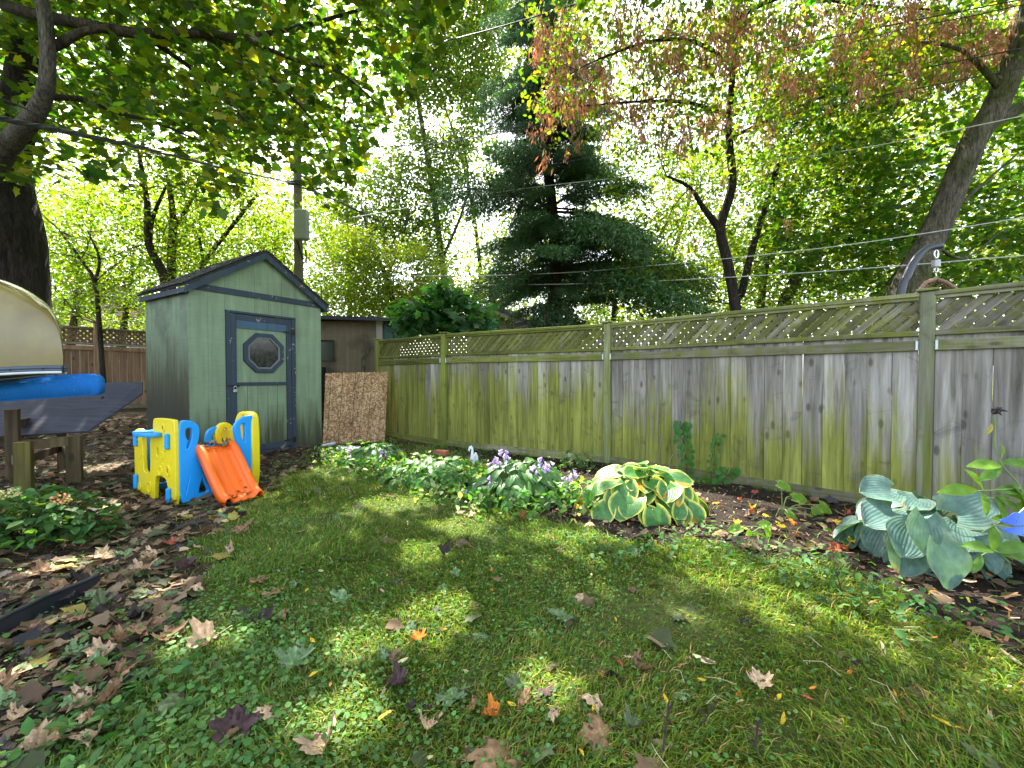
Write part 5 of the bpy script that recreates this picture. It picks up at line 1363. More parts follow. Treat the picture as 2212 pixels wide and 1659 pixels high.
cable('utility_cable', [(-200, 205, 2.43), (0, 255, 3.0), (160, 288, 3.65), (320, 322, 4.8), (480, 362, 6.9), (641, 397, 12.1)], .020, M_CAB, 'thick black bundled cable running from the big trunk to the utility pole', True)
cable('utility_cable', [(-200, 150, 2.5), (0, 212, 3.05), (330, 334, 5.0), (641, 402, 12.1)], .006, M_CAB, 'thin wire just above the thick black bundle by the big trunk')
cable('utility_cable', [(641, 400, 12.1), (740, 440, 14), (860, 500, 19), (960, 558, 27), (1040, 600, 38)], .028, M_CAB, 'black twisted cable dropping away from the pole toward the spruce', True)
cable('utility_cable', [(560, 222, 9.4), (640, 192, 9), (880, 112, 8.4), (1080, 58, 8), (1290, -6, 7.6), (1500, -80, 7.2)], .011, M_CAB, 'single black wire crossing in front of the top of the spruce')
W_ = [((641, 320, 12.1), (964, 308, 11), (1210, 245, 10.2), (1440, 164, 9), (1800, 80, 7.6), (2212, -2, 6.3), .010, 'uppermost black wire passing over the rusty seed bunches'),
      ((641, 330, 12.1), (1000, 300, 11), (1440, 212, 9), (1856, 87, 7.5), (2106, 33, 6.6), (2300, -10, 6), .008, 'second black wire down over the seed bunches'),
      ((641, 350, 12.1), (970, 330, 11), (1210, 285, 10), (1480, 246, 9), (1850, 175, 7.5), (2212, 104, 6.3), .011, 'thicker black wire below the two over the seed bunches'),
      ((641, 380, 12.1), (973, 387, 11), (1210, 352, 10), (1440, 308, 9), (1815, 225, 7.5), (2212, 146, 6.3), .008, 'fourth black wire crossing the middle of the box elder'),
      ((760, 470, 12.3), (1073, 416, 11), (1300, 388, 10), (1497, 371, 9), (1850, 322, 7.5), (2212, 250, 6.3), .008, 'pale shining wire that meets the leaning trunk halfway up')]
for *pts, w_, lb in W_: cable('utility_cable', pts, w_, M_CAB if 'pale' not in lb else M_CABG, lb)
cable('utility_cable', [(700, 590, 15), (948, 596, 13), (1200, 590, 11), (1440, 571, 9.5), (1800, 533, 8), (2212, 470, 6.6)], .010, M_CABG, 'upper of two pale wires crossing the foot of the spruce')
cable('utility_cable', [(700, 600, 15), (981, 614, 13), (1200, 614, 11), (1440, 606, 9.5), (1800, 585, 8), (2212, 552, 6.6)], .010, M_CABG, 'lower of two pale wires crossing the foot of the spruce')
# ================================================================ FAR HOUSES
M_SHG = plain('sunlit grey shingle', (.13, .12, .115), .9, 0, .4, 3, .4)
def gable_house(name, label, px0, px1, py_top, py_eave, Y, wallc, rot=0.0, ridge_y=True, depth=5):
    a0, a1 = at(px0, py_eave, Y), at(px1, py_eave, Y); pk = at((px0 + px1) / 2, py_top, Y)
    w_, zc = a1.x - a0.x, a0.z; zp = pk.z
    hroot = empty(name, ((a0.x + a1.x) / 2, Y, 0), label, 'house', rotz=rot)
    hm = plain(name + ' wall', wallc, .8)
    q = MB(); q.box((0, depth / 2, zc / 2), (w_ * .9, depth, zc)); q.prism([(-w_ * .45, zc), (w_ * .45, zc), (0, zp - .12)], .0, .1); q.obj('wall', hm, hroot)
    for s in (-1, 1):
        q = MB(); q.prism([(s * w_ / 2, zc), (0, zp), (0, zp - .12), (s * w_ / 2, zc - .12)], -.4, depth + .4); ro_ = q.obj('roof', M_SHG, hroot)
        sh_ = MB(); L = math.hypot(w_ / 2, zp - zc); an_ = math.atan2(zp - zc, w_ / 2); nn = max(4, int(L / .25))
        for i in range(nn):
            for j in range(int((depth + .8) / .45)):
                t = (i + .5) / nn; sh_.box((s * w_ / 2 * (1 - t), -.4 + .45 * (j + .5), zc + (zp - zc) * t + .02), (.27, .42, .02), Matrix.Rotation(s * (an_ - .06), 3, 'Y'))
        tag(sh_.obj('shingles', M_SHG, ro_), kind='stuff')
    q = MB(); q.prism([(-w_ / 2, zc - .12), (0, zp - .12), (w_ / 2, zc - .12), (w_ / 2, zc - .25), (0, zp - .25), (-w_ / 2, zc - .25)], -.42, -.38); q.obj('fascia', plain('pale fascia', (.35, .33, .30), .7), hroot)
    q = MB(); q.box((w_ * .15, -.02, zc * .55), (.9, .06, 1.1)); f_ = q.obj('window', plain('white window frame', (.7, .7, .7), .5), hroot)
    q = MB(); q.box((w_ * .15, -.06, zc * .55), (.74, .02, .94)); q.obj('pane', m_glass, f_)
    return hroot
m_glass = plain('dark window', (.02, .025, .03), .1)
gable_house('garage', 'small garage with a sunlit grey shingle roof showing over the low end of the fence', 985, 1170, 664, 706, 15.5, (.3, .27, .24), rot=-.5)
gable_house('garage', 'low dark roofed garage gable peeping over the fence beside the spruce trunk', 1110, 1262, 683, 704, 14.3, (.38, .33, .29))
gable_house('brick_house', 'pinkish brick house glimpsed through the leaves beyond the brown fence', 120, 330, 610, 660, 19, (.36, .23, .20), depth=8)
# ================================================================ HANGING CHAIR STAND
stand = empty('hanging_chair_stand', (at(1950, 700, 5.1).x, 5.1, 0), 'curved dark grey tube stand rising behind the fence', 'chair stand')
P, R = px_tube([(1890, 1080, 5.1, 16), (1915, 860, 5.1, 16), (1945, 640, 5.1, 16), (1958, 598, 5.1, 16), (1978, 560, 5.1, 15), (2002, 538, 5.1, 14), (2034, 531, 5.1, 13)])
P, R = dens(P, R, 6); q = MB(); q.tube([p - stand.location for p in P], R, 14)
q.obj('tube', plain('grey powder coated tube', (.04, .043, .055), .32, .4, .05), stand, True)
q = MB(); sb = P[0] - stand.location
for a_ in (0, 2.1, 4.2): q.tube([sb + Vector((0, 0, -.15 + .0)), Vector((sb.x + .7 * math.cos(a_), sb.y + .7 * math.sin(a_), .04))], .035, 8)
q.obj('base', plain('grey powder coated base', (.07, .075, .09), .32, .4, .05), stand, True)
hc = empty('hanging_chair', at(2022, 600, 5.1), 'brown wicker hanging chair top on a steel spring and hook behind the fence', 'hanging chair')
o0 = hc.location; q = MB()
ringp = [at(2022 + 4.5 * math.sin(t), 549 - 9 * math.cos(t), 5.1) - o0 for t in np.linspace(0, 2 * math.pi, 13)]
q.tube(ringp, .011, 6); q.tube([at(2022, 538, 5.1) - o0, at(2022, 532, 5.1) - o0], .012, 6)
q.tube([at(2022 + 4 * math.sin(t), 583 - 5 * math.cos(t), 5.1) - o0 for t in np.linspace(0, 2 * math.pi, 11)], .009, 6)
q.tube([at(2022, 588, 5.1) - o0, at(2022, 602, 5.1) - o0], .008, 6); q.obj('hook', M_CHROME, hc, True)
q = MB(); q.tube([at(2022 + 6.5 * math.cos(t * 2 * math.pi), 562 + t * 2.1, 5.1) - o0 + Vector((0, .035 * math.sin(t * 2 * math.pi), 0)) for t in np.linspace(0, 7, 85)], .006, 5); q.obj('spring', M_CHROME, hc, True)
M_WICK = plain('brown wicker', (.22, .13, .09), .8, 0, .4, 30, .6)
q = MB()
for s, (ex, ey) in ((-1, (1975, 640)), (1, (2085, 645))):
    q.tube([at(2022, 602, 5.1) - o0, at(2022 + s * 22, 610, 5.1) - o0, at((2022 + ex) / 2 + s * 8, 622, 5.1) - o0, at(ex, ey, 5.1) - o0], .022, 8)
q.obj('shell_rim', M_WICK, hc, True)
q = MB()
for i in range(9):
    t = i / 8; y_ = 608 + 34 * t; hw_ = 10 + 48 * t
    q.tube([at(2022 - hw_ + 5, y_, 5.1) - o0, at(2022, y_ - 3, 5.5) - o0, at(2022 + hw_, y_ + 1, 5.1) - o0], .007, 5)
q.obj('woven_shell', M_WICK, hc, True)
# the rest of the basket, hidden by the fence
q = MB()
for i in range(14):
    zz_ = o0.z - .3 - i * .1; rr_ = .45 * math.sin(math.pi * (i + 2) / 17) + .12
    q.tube([Vector((rr_ * math.cos(t), .15 + rr_ * math.sin(t), zz_ - o0.z)) for t in np.linspace(math.pi * -.1, math.pi * 1.1, 13)], .010, 5)
tag(q.obj('basket', M_WICK, hc, True), kind='stuff')
# ================================================================ PLANTS
def blade(name, L, Wd, cup, droop, mat, center, edge=None, heart=True, wave=0.0, ns=9, nt=8, seed=0, ew=.24, spot=None, base_w=.9, pucker=0):
    """a hosta leaf: UV.x runs across with the ribs, colour attribute holds the pigment"""
    r = random.Random(seed); V, F, C, UVv = [], [], [], []
    for i in range(ns + 1):
        s = i / ns
        w = Wd * (math.sin(math.pi * min(1, s * .93 + .07)) ** .62 * (1.10 - .30 * s) if heart else math.sin(math.pi * min(1, s * .96 + .03)) ** .9)
        ang = droop * s
        yc = L * (math.sin(ang) / droop if abs(droop) > 1e-3 else s); zc = -L * ((1 - math.cos(ang)) / droop if abs(droop) > 1e-3 else 0)
        for j in range(nt + 1):
            t = j / nt * 2 - 1
            back = -(.30 if heart else .05) * Wd * (abs(t) ** 1.6) * (1 - s) ** 2 * 1.6
            x = t * w; z = zc + cup * abs(t) ** 1.6 * w + wave * math.sin(s * 9 + t * 2 + seed) * abs(t) * Wd + pucker * r.uniform(-1, 1) * Wd
            if abs(t) < .1: z -= .03 * Wd
            V.append((x, yc + back, z))
            e = max(abs(t), 1 - (1 - s) / .16 if s > .84 else 0, (1 - s / .05) * .0)
            c = Vector(center) * r.uniform(.85, 1.15)
            if edge is not None and e > 1 - ew - r.uniform(-.05, .08): c = Vector(edge) * r.uniform(.85, 1.1)
            if spot is not None and (t - spot[0]) ** 2 + ((s - spot[1]) * 1.4) ** 2 < spot[2]: c = Vector(spot[3]) * r.uniform(.7, 1.2)
            C.append((*c, 1)); UVv.append((t * (1 - .35 * s) + (0), s))
    for i in range(ns):
        for j in range(nt): a = i * (nt + 1) + j; F.append((a, a + 1, a + nt + 2, a + nt + 1))
    me = bpy.data.meshes.new(name); me.from_pydata(V, [], F); me.update()
    me.color_attributes.new('col', 'FLOAT_COLOR', 'POINT').data.foreach_set('color', [q for c in C for q in c])
    uv = me.uv_layers.new(name='UVMap')
    for lp in me.loops: uv.data[lp.index].uv = UVv[lp.vertex_index]
    me.materials.append(mat); return smooth(me)
def lay_leaf(name, me, root, base, direction, normal, scale=1.0):
    """direction: where the tip points; normal: roughly up out of the face"""
    y = Vector(direction).normalized(); x = y.cross(Vector(normal)).normalized(); z = x.cross(y)
    o = link(name, me, None, root)
    M = Matrix((x, y, z)).transposed().to_4x4(); M.translation = Vector(base)
    o.matrix_basis = M @ Matrix.Scale(scale, 4)
    return o
def hosta(root, rings, meshes, jit, petiole_mat, seed=0, leafs=1.0, squash=1.0):
    """rings: (count, radius of leaf base, height, tip pitch, scale)"""
    r = random.Random(seed); pet = MB()
    for (n, rad, hh_, pitch, sc) in rings:
        ph = r.uniform(0, 6.28)
        for i in range(n):
            a = ph + 2 * math.pi * i / n + r.gauss(0, jit * .5)
            rr = rad * r.uniform(.8, 1.15); b = Vector((math.cos(a) * rr, math.sin(a) * rr * squash, hh_ * r.uniform(.85, 1.12)))
            pt = pitch + r.gauss(0, jit * .4)
            d = Vector((math.cos(a + r.gauss(0, jit)) * math.cos(pt), math.sin(a) * math.cos(pt) * squash, -math.sin(pt)))
            nn = Vector((math.cos(a) * math.sin(pt) * .8 + r.gauss(0, .3), math.sin(a) * math.sin(pt) * .8 - .35 + r.gauss(0, .3), math.cos(pt) * .9 + .25))
            lay_leaf('leaf', r.choice(meshes), root, b, d, nn, sc * leafs * r.uniform(.85, 1.15))
            pet.tube([Vector((r.gauss(0, .02), r.gauss(0, .02), 0)), Vector((b.x * .45, b.y * .45, b.z * .75)), b + Vector((0, 0, .0))], [.006, .005, .0035], 5, False)
    q = pet.obj('stems', petiole_mat, root, True); return q
M_STEM = plain('pale green stem', (.16, .24, .07), .5)
# variegated hosta
vg = dict(center=(.065, .19, .045), edge=(.72, .68, .13), mat=M_HOSTA)
VH = [blade('hosta_leaf', .225, .112, .16, .45, vg['mat'], vg['center'], vg['edge'], seed=s, wave=.06, ew=.13, spot=sp_) for s, sp_ in
      ((1, None), (2, None), (3, None), (4, None), (5, (.5, .6, .16, (.55, .20, .02))), (6, (-.5, .85, .12, (.55, .28, .03))), (7, None), (8, None), (9, None))]
p0 = G(1388, 1100)
vh = empty('variegated_hosta', (p0.x, p0.y, p0.z), 'large hosta with green heart shaped leaves edged in yellow, some turning orange', 'hosta')
hosta(vh, [(17, .40, .12, .80, .85), (16, .34, .20, .60, .9), (14, .26, .27, .42, .9), (11, .16, .33, .22, .85), (6, .06, .38, -.1, .75)], VH, .5, M_STEM, 3, 1.0, .9)
vh.scale = (1.12, 1.0, .95)
q = MB()
for a, b_, c_ in (((1418, 1005), (1420, 960), (1424, 930)), ((1438, 1020), (1440, 990), (1446, 975)), ((1452, 1010), (1460, 985), (1458, 965))):
    q.tube([at(*a, p0.y + .1) - vh.location, at(*b_, p0.y + .1) - vh.location, at(*c_, p0.y + .1) - vh.location], .0045, 5)
q.obj('dead_flower_stalk', plain('grey dead stalk', (.12, .10, .09), .9), vh)
# blue hosta
BH = [blade('hosta_leaf', .235, .132, .22, .45, M_HOSTA, (.095, .175, .150), (.16, .24, .17), seed=s, wave=.07, ew=.08, ns=10, nt=8, pucker=.012, spot=sp_) for s, sp_ in
      ((11, None), (12, None), (13, None), (14, (.7, .9, .05, (.35, .22, .10))), (15, (.0, .97, .04, (.30, .18, .08))))]
p1 = G(2000, 1200)
bh = empty('blue_hosta', p1, 'big hosta with puckered blue green leaves in front of the fence post', 'hosta')
hosta(bh, [(15, .36, .09, .90, .80), (15, .32, .19, .65, .85), (13, .24, .29, .40, .85), (9, .13, .37, .10, .75)], BH, .5, M_STEM, 8, .97, .95)
lay_leaf('leaf', BH[0], bh, at(2000, 1120, 2.45) - p1, Vector((-.30, -.45, -.78)), Vector((-.1, -.9, .4)), .9)
lay_leaf('leaf', BH[1], bh, at(2030, 1178, 2.30) - p1, Vector((.10, -.35, -.85)), Vector((.1, -.92, .35)), 1.0)
lay_leaf('leaf', BH[2], bh, at(2065, 1110, 2.55) - p1, Vector((.75, -.1, .42)), Vector((-.3, -.7, .6)), 1.05)
lay_leaf('leaf', BH[3], bh, at(1960, 1170, 2.50) - p1, Vector((-.35, -.4, -.7)), Vector((-.2, -.9, .35)), .9)
lay_leaf('leaf', BH[0], bh, at(1930, 1105, 2.65) - p1, Vector((-.8, -.25, -.1)), Vector((.1, -.5, .85)), 1.0)
lay_leaf('leaf', BH[1], bh, at(1965, 1140, 2.5) - p1, Vector((-.55, -.5, -.45)), Vector((-.1, -.7, .7)), .9)
lay_leaf('leaf', BH[0], bh, at(1925, 1060, 2.75) - p1, Vector((-.7, -.1, .10)), Vector((.1, -.6, .8)), .9)
# sprouting hosta with yellow green leaves on long stalks
SH = [blade('sprout_leaf', .15, .055, .2, .5, M_LEAF_N, (.13, .26, .03), (.20, .30, .05), seed=s, wave=.1) for s in (21, 22)]
def sprout(label, base, items):
    g = G(*base); r_ = empty('sprouting_hosta', g, label, 'plant'); st = MB()
    for (px_, py_, dy, d, sc) in items:
        e = at(px_, py_, g.y + dy) - g
        mid = Vector((e.x * .35, e.y * .35, max(e.z * 1.05, .06)))
        Q, S_ = dens([Vector((0, 0, 0)), mid, e], [.005, .004, .003], 5)
        st.tube(Q, S_, 5, False)
        lay_leaf('leaf', random.choice(SH), r_, e, d, Vector((0, -.75, .65)), sc)
    st.obj('stems', M_STEM, r_, True)
sprout('young hosta with thin arching stalks and a few yellow green leaves on bare mulch', (1690, 1112), [(1680, 1045, 0, (.8, -.2, -.25), .85), (1712, 1075, .05, (.9, -.1, -.05), .95), (1770, 1090, .05, (.55, -.3, -.6), 1.05), (1762, 1100, 0, (.1, -.4, -.9), 1.05), (1745, 1118, -.05, (.55, -.4, -.7), .9), (1702, 1108, -.1, (.35, -.5, -.6), .8), (1780, 1160, -.15, (.5, -.5, -.5), .95), (1672, 1128, -.05, (-.6, -.3, -.2), .5)])
sprout('small collapsed hosta with one upright heart shaped leaf near the lawn edge', (1655, 1155), [(1625, 1150, -.05, (-.2, -.3, -.85), .95), (1640, 1135, .0, (.5, -.2, .2), .6), (1600, 1140, 0, (-.9, -.2, -.1), .7), (1655, 1140, -.05, (.2, -.4, -.8), .5)])
# flowering hostas
FH = [blade('leaf', .165, .040, .25, .9, M_HOSTA, (.07, .17, .04), None, heart=False, seed=s, wave=.05, ns=7, nt=4) for s in (31, 32, 33)]
def bell():
    q = MB(); n = 6; prof_ = [(0, .004), (.012, .006), (.028, .010), (.040, .017)]
    vs, fs = [], []
    for z_, r0 in prof_:
        for k in range(n): vs.append((r0 * math.cos(k * 1.047), r0 * math.sin(k * 1.047), -z_))
    for i in range(3):
        for k in range(n): fs.append((i * n + k, i * n + (k + 1) % n, (i + 1) * n + (k + 1) % n, (i + 1) * n + k))
    q.add(vs, fs); me = q.mesh('bell', True)
    me.color_attributes.new('col', 'FLOAT_COLOR', 'POINT').data.foreach_set('color', [c for v in me.vertices for c in ((.50, .40, .70, 1) if v.co.z > -.03 else (.66, .58, .80, 1))])
    me.materials.append(M_PETAL); return me
BELL = bell()
def flower_hosta(label, rt_px, size_x, hgt, stalks, nleaf, seed):
    g = G(*rt_px); r_ = empty('flowering_hosta', g, label, 'hosta'); r = random.Random(seed)
    pet = MB()
    for i in range(nleaf):
        a = r.uniform(0, 6.28); u = r.random() ** .6
        b = Vector((math.cos(a) * u * size_x * .75, math.sin(a) * u * size_x * .55, hgt * (1.02 - u * u * .75) * r.uniform(.75, 1.05)))
        pt = u * .9 + r.gauss(-.1, .3)
        a2 = a + r.gauss(0, .5)
        d = Vector((math.cos(a2) * math.cos(pt), math.sin(a2) * math.cos(pt), -math.sin(pt)))
        lay_leaf('leaf', r.choice(FH), r_, b, d, Vector((r.gauss(0, .3), -.3 + r.gauss(0, .3), 1)), r.uniform(.75, 1.15))
        pet.tube([Vector((b.x * .25, b.y * .25, 0)), b], .003, 4, False)
    pet.obj('stems', M_STEM, r_)
    for (px_, py_) in stalks:
        top_ = at(px_, py_, g.y - .05 + r.uniform(-.15, .2)) - g; q = MB(); d0 = Vector((top_.x * .5, top_.y * .5, 0))
        q.tube([d0, d0.lerp(top_, .6) + Vector((0, 0, .03)), top_], .0028, 5); s_ = q.obj('flower_stalk', M_STEM, r_)
        for k in range(r.randint(6, 9)):
            t = k * .012; an_ = r.uniform(0, 6.28)
            bo = link('flower', BELL, None, s_, top_ + Vector((math.cos(an_) * .018, math.sin(an_) * .018, .02 - k * .013)), (math.sin(an_) * -.9 * -1, math.cos(an_) * -.9, 0), r.uniform(.8, 1.25))
flower_hosta('large mound of narrow leaved hosta with lilac flowers in the sun beside the variegated hosta', (1125, 1075), .62, .36, [(1075, 1000), (1090, 975), (1160, 1010), (1175, 992), (1160, 1005), (1185, 1000), (1120, 1010), (1045, 1055), (1060, 1030), (1085, 1040), (1100, 1035), (1118, 1045), (1130, 1030), (1010, 1058), (1235, 1020), (1225, 1035), (1135, 1080), (1210, 1045), (1030, 1045), (1142, 1020), (1065, 990)], 230, 1)
flower_hosta('darker hosta with lilac flowers in front of the leaning chipboard sheet', (815, 1005), .55, .30, [(757, 965), (842, 962), (775, 975), (790, 985), (800, 978), (812, 990), (825, 985), (830, 975), (770, 990), (845, 980), (760, 985), (818, 970)], 95, 2)
flower_hosta('low pale green plants without many flowers between the two flowering hostas', (935, 1035), .80, .24, [(1018, 1030)], 190, 3)
# vine climbing the fence
def fence_at(px_):
    for i in range(4):
        (xa, ya), (xb, yb) = FP[i], FP[i + 1]
        k = (px_ - CX) / FPX
        den = (xb - xa) - k * (yb - ya)
        t = (k * ya - xa) / den
        if 0 <= t <= 1: return ya + (yb - ya) * t
    return 5
IV = [blade('ivy_leaf', .06, .028, .2, .4, M_LEAF_N, (.055, .16, .03), None, seed=s, ns=4, nt=4) for s in (41, 42)]
def vine(label, path, n, spread, seed, sc=1.0):
    r = random.Random(seed); g = G(*path[0]); g.z = float(gz(g.x, g.y)); r_ = empty('climbing_vine', g, label, 'vine'); q = MB(); pts = []
    for (a, b_) in path: pts.append(at(a, b_, fence_at(a) - .08) - g)
    Q, S_ = dens(pts, [.004] * len(pts), 4); q.tube(Q, .0035, 5, False); q.obj('stem', M_BARK_S, r_)
    for i in range(n):
        t = (i + r.random()) / n * (len(Q) - 1.01); k = int(t); b = Q[k].lerp(Q[k + 1], t - k)
        s = 1 if i % 2 else -1
        b = b + Vector((s * r.uniform(.01, spread), r.uniform(-.04, -.0), r.uniform(-.02, .02)))
        lay_leaf('leaf', r.choice(IV), r_, b, Vector((s * r.uniform(.1, .7), -.3, -r.uniform(.3, .9))), Vector((0, -.85, .5)), sc * r.uniform(.8, 1.3))
vine('bright green vine climbing straight up the fence boards behind the variegated hosta', [(1485, 1030), (1480, 980), (1474, 940), (1470, 910)], 62, .085, 1, .85)
vine('thinner straggling vine with fewer leaves, further from the variegated hosta', [(1545, 1070), (1535, 1010), (1545, 960), (1552, 935)], 26, .05, 2, .7)
vine('dark leafy foot of the vine spreading along the fence base', [(1490, 1040), (1520, 1035), (1545, 1050), (1562, 1030), (1575, 1010)], 60, .10, 3, 1.15)
# peony at the right edge
PL = [blade('peony_leaf', .20, .036, .2, .5, M_LEAF_N, c_, None, heart=False, seed=s, wave=.08, ns=7, nt=4) for s, c_ in ((51, (.13, .24, .03)), (52, (.10, .20, .04)))]
g = G(2200, 1190); g = Vector((2.65, 2.15, 0)); pe = empty('peony_plant', g, 'yellow green peony with lance shaped leaves and one dark seed pod beside the fence', 'plant')
q = MB(); Yp = 2.25
for pts in ([(2240, 1150), (2205, 1055), (2165, 1005), (2150, 965), (2150, 925), (2146, 900)], [(2205, 1055), (2120, 1060), (2080, 1062)], [(2230, 1120), (2180, 1080), (2120, 1075)], [(2240, 1150), (2215, 960), (2225, 940)], [(2180, 1215), (2150, 1190), (2120, 1200)], [(2250, 1200), (2180, 1130), (2120, 1150)]):
    Q, S_ = dens([at(a, b_, Yp) - g for a, b_ in pts], [.006] * len(pts), 4); q.tube(Q, [.0055 * (1 - .5 * i / len(Q)) for i in range(len(Q))], 5, False)
q.tube([at(2240, 1150, Yp) - g, Vector((.1, 0, 0))], .007, 6); q.obj('stems', M_STEM, pe, True)
for (a, b_, d, sc) in ((2165, 1005, (-.95, -.1, .12), 1.0), (2160, 1010, (-.8, -.3, -.25), .85), (2165, 1000, (.9, -.1, .02), 1.0), (2160, 995, (.1, -.2, .8), .55), (2110, 1058, (-1, -.1, .08), 1.1), (2125, 1060, (-.55, -.2, .75), .9), (2120, 1065, (.2, -.2, -.8), .7), (2150, 1060, (.9, -.1, .1), 1.0), (2150, 1070, (.9, -.2, -.5), .9), (2170, 1065, (.8, -.2, -.15), 1.0), (2215, 950, (.85, -.1, .1), 1.1), (2215, 955, (.9, -.2, -.35), .9),
                     (2150, 1070, (.3, -.3, -.9), .8), (2150, 1190, (-.9, -.1, .3), 1.0), (2150, 1192, (.9, -.1, .35), 1.0), (2145, 1190, (-.1, -.2, .9), .8), (2120, 1200, (-.6, -.3, -.7), .6), (2160, 1195, (.95, -.2, -.05), .9), (2200, 1130, (-.8, -.2, .3), .9), (2190, 1100, (.7, -.2, .3), 1.0), (2180, 1040, (.5, -.3, -.7), .9), (2195, 1010, (.8, .2, .3), .9), (2210, 1085, (.3, -.4, -.7), 1.0)):
    lay_leaf('leaf', random.choice(PL), pe, at(a, b_, Yp) - g, d, Vector((random.gauss(0, .3), -.7, .75)), sc * .92)
q = MB(); c0 = at(2149, 893, Yp) - g
for a_ in range(5): q.tube([c0, c0 + Vector((.025 * math.cos(a_ * 1.26), -.01, .02 + .01 * math.sin(a_ * 1.26))), c0 + Vector((.045 * math.cos(a_ * 1.26), -.02, .012 + .022 * math.sin(a_ * 1.26)))], [.007, .009, .002], 6)
q.obj('seed_pod', plain('dried dark pod', (.03, .015, .018), .7), pe, True)
lay_leaf('dried_leaf', blade('dried', .075, .014, .4, .6, M_DRY, (.45, .38, .12), None, heart=False, ns=5, nt=4), pe, at(2142, 915, Yp) - g, (-.25, 0, -1), (0, -1, .2))
# butterfly ornament
M_WING = newmat('painted butterfly wing')
m, nt, b = M_WING; h = N(nt); co = h.coord('Object')
gr = h.new('ShaderNodeSeparateXYZ'); nt.links.new(co, gr.inputs[0])
c = h.ramp(h.math('ADD', h.math('MULTIPLY', gr.outputs[0], 5.5), .5), (.0, (.07, .16, .70)), (.45, (.16, .28, .80)), (.62, (.70, .50, .82)), (.9, (.82, .66, .86)))
vo = h.new('ShaderNodeTexVoronoi'); vo.inputs['Scale'].default_value = 62; nt.links.new(co, vo.inputs['Vector'])
c = h.mix(h.ramp(vo.outputs['Distance'], (.16, .9), (.22, 0.0)), c, (.01, .015, .06, 1))
h.put(b.inputs['Base Color'], c); b.inputs['Roughness'].default_value = .35
Yb = 2.02; g = at(2225, 1140, Yb); gb = Vector((g.x, g.y, 0))
bf = empty('butterfly_ornament', gb, 'blue and pink metal butterfly garden ornament at the edge of the hosta', 'garden ornament')
def px_poly(pp, Y, o, th=.004):
    P = [at(a, b_, Y) - o for a, b_ in pp]; n = len(P); q = MB()
    q.add(P + [p + Vector((0, th, 0)) for p in P], [tuple(range(n)), tuple(range(2 * n - 1, n - 1, -1))] + [(i, i + n, (i + 1) % n + n, (i + 1) % n) for i in range(n)])
    return q
px_poly([(2160, 1124), (2176, 1118), (2190, 1108), (2202, 1108), (2215, 1096), (2240, 1090), (2240, 1135), (2212, 1136), (2190, 1135), (2170, 1130)], Yb, gb).obj('upper_wing', m, bf)
px_poly([(2166, 1143), (2190, 1139), (2214, 1138), (2240, 1138), (2240, 1172), (2215, 1160), (2200, 1156), (2180, 1152)], Yb + .01, gb).obj('lower_wing', m, bf)
px_poly([(2240, 1090), (2262, 1076), (2300, 1086), (2310, 1112), (2296, 1138), (2300, 1166), (2270, 1182), (2240, 1172)], Yb, gb).obj('far_wing', m, bf)
q = MB(); q.tube([at(2238, 1078, Yb) - gb, at(2242, 1130, Yb) - gb, at(2240, 1180, Yb) - gb], [.004, .009, .004], 8); q.tube([at(2240, 1170, Yb) - gb, Vector((0, 0, -.05))], .004, 6); q.obj('body', M_IRON, bf, True)
# swan
g = G(1024, 1020); sw_ = empty('swan_ornament', g, 'small white swan cutout on a stake among the flowering hostas', 'garden ornament')
Ys = g.y; M_WHITE = plain('chalky white paint', (.62, .62, .66), .6, 0, .15, 20, .2)
px_poly([(1017, 981), (1018, 972), (1016, 968), (1014, 976), (1011, 972), (1013, 965), (1018, 963), (1022, 968), (1023, 978), (1022, 984), (1026, 978), (1030, 979), (1033, 990), (1031, 1000), (1026, 1004), (1020, 1000), (1016, 992)], Ys, g, .02).obj('body', M_WHITE, sw_)
q = px_poly([(1023, 985), (1028, 982), (1031, 990), (1028, 998), (1023, 994)], Ys - .006, g, .01); q.obj('wing', plain('grey white feathers', (.48, .48, .55), .7, 0, .5, 60, .3), sw_)
q = MB(); q.tube([at(1026, 1002, Ys + .01) - g, Vector((0, 0, -.02))], .004, 6); q.obj('stake', M_IRON, sw_)
# brick, pipe, flat stone, concrete bits
g = G(955, 985); 
o = link('brick', bbox(.20, .09, .07, .005), plain('red brick', (.36, .12, .06), .9, 0, .3, 20, .4), None, g + Vector((0, 0, .05)), (0, 0, -.5)); tag(o, 'orange red brick lying at the foot of the fence post', 'brick')
g = G(702, 968); q = MB(); q.tube([(0, 0, 0), (.16, .14, .03)], .03, 10); tag(q.obj('drain_pipe', plain('grey white pvc', (.42, .44, .46), .4)), 'short pale plastic pipe at the corner of the green shed', 'pipe'); bpy.data.objects['drain_pipe'].location = g + Vector((-.05, 0, .03))
g = G(752, 972); o = link('paving_slab', bbox(.34, .22, .04, .006), plain('pale concrete', (.40, .42, .45), .9, 0, .2), None, g + Vector((0, 0, .03)), (0, .05, .3)); tag(o, 'pale concrete slab half hidden by the hosta near the chipboard sheet', 'slab')
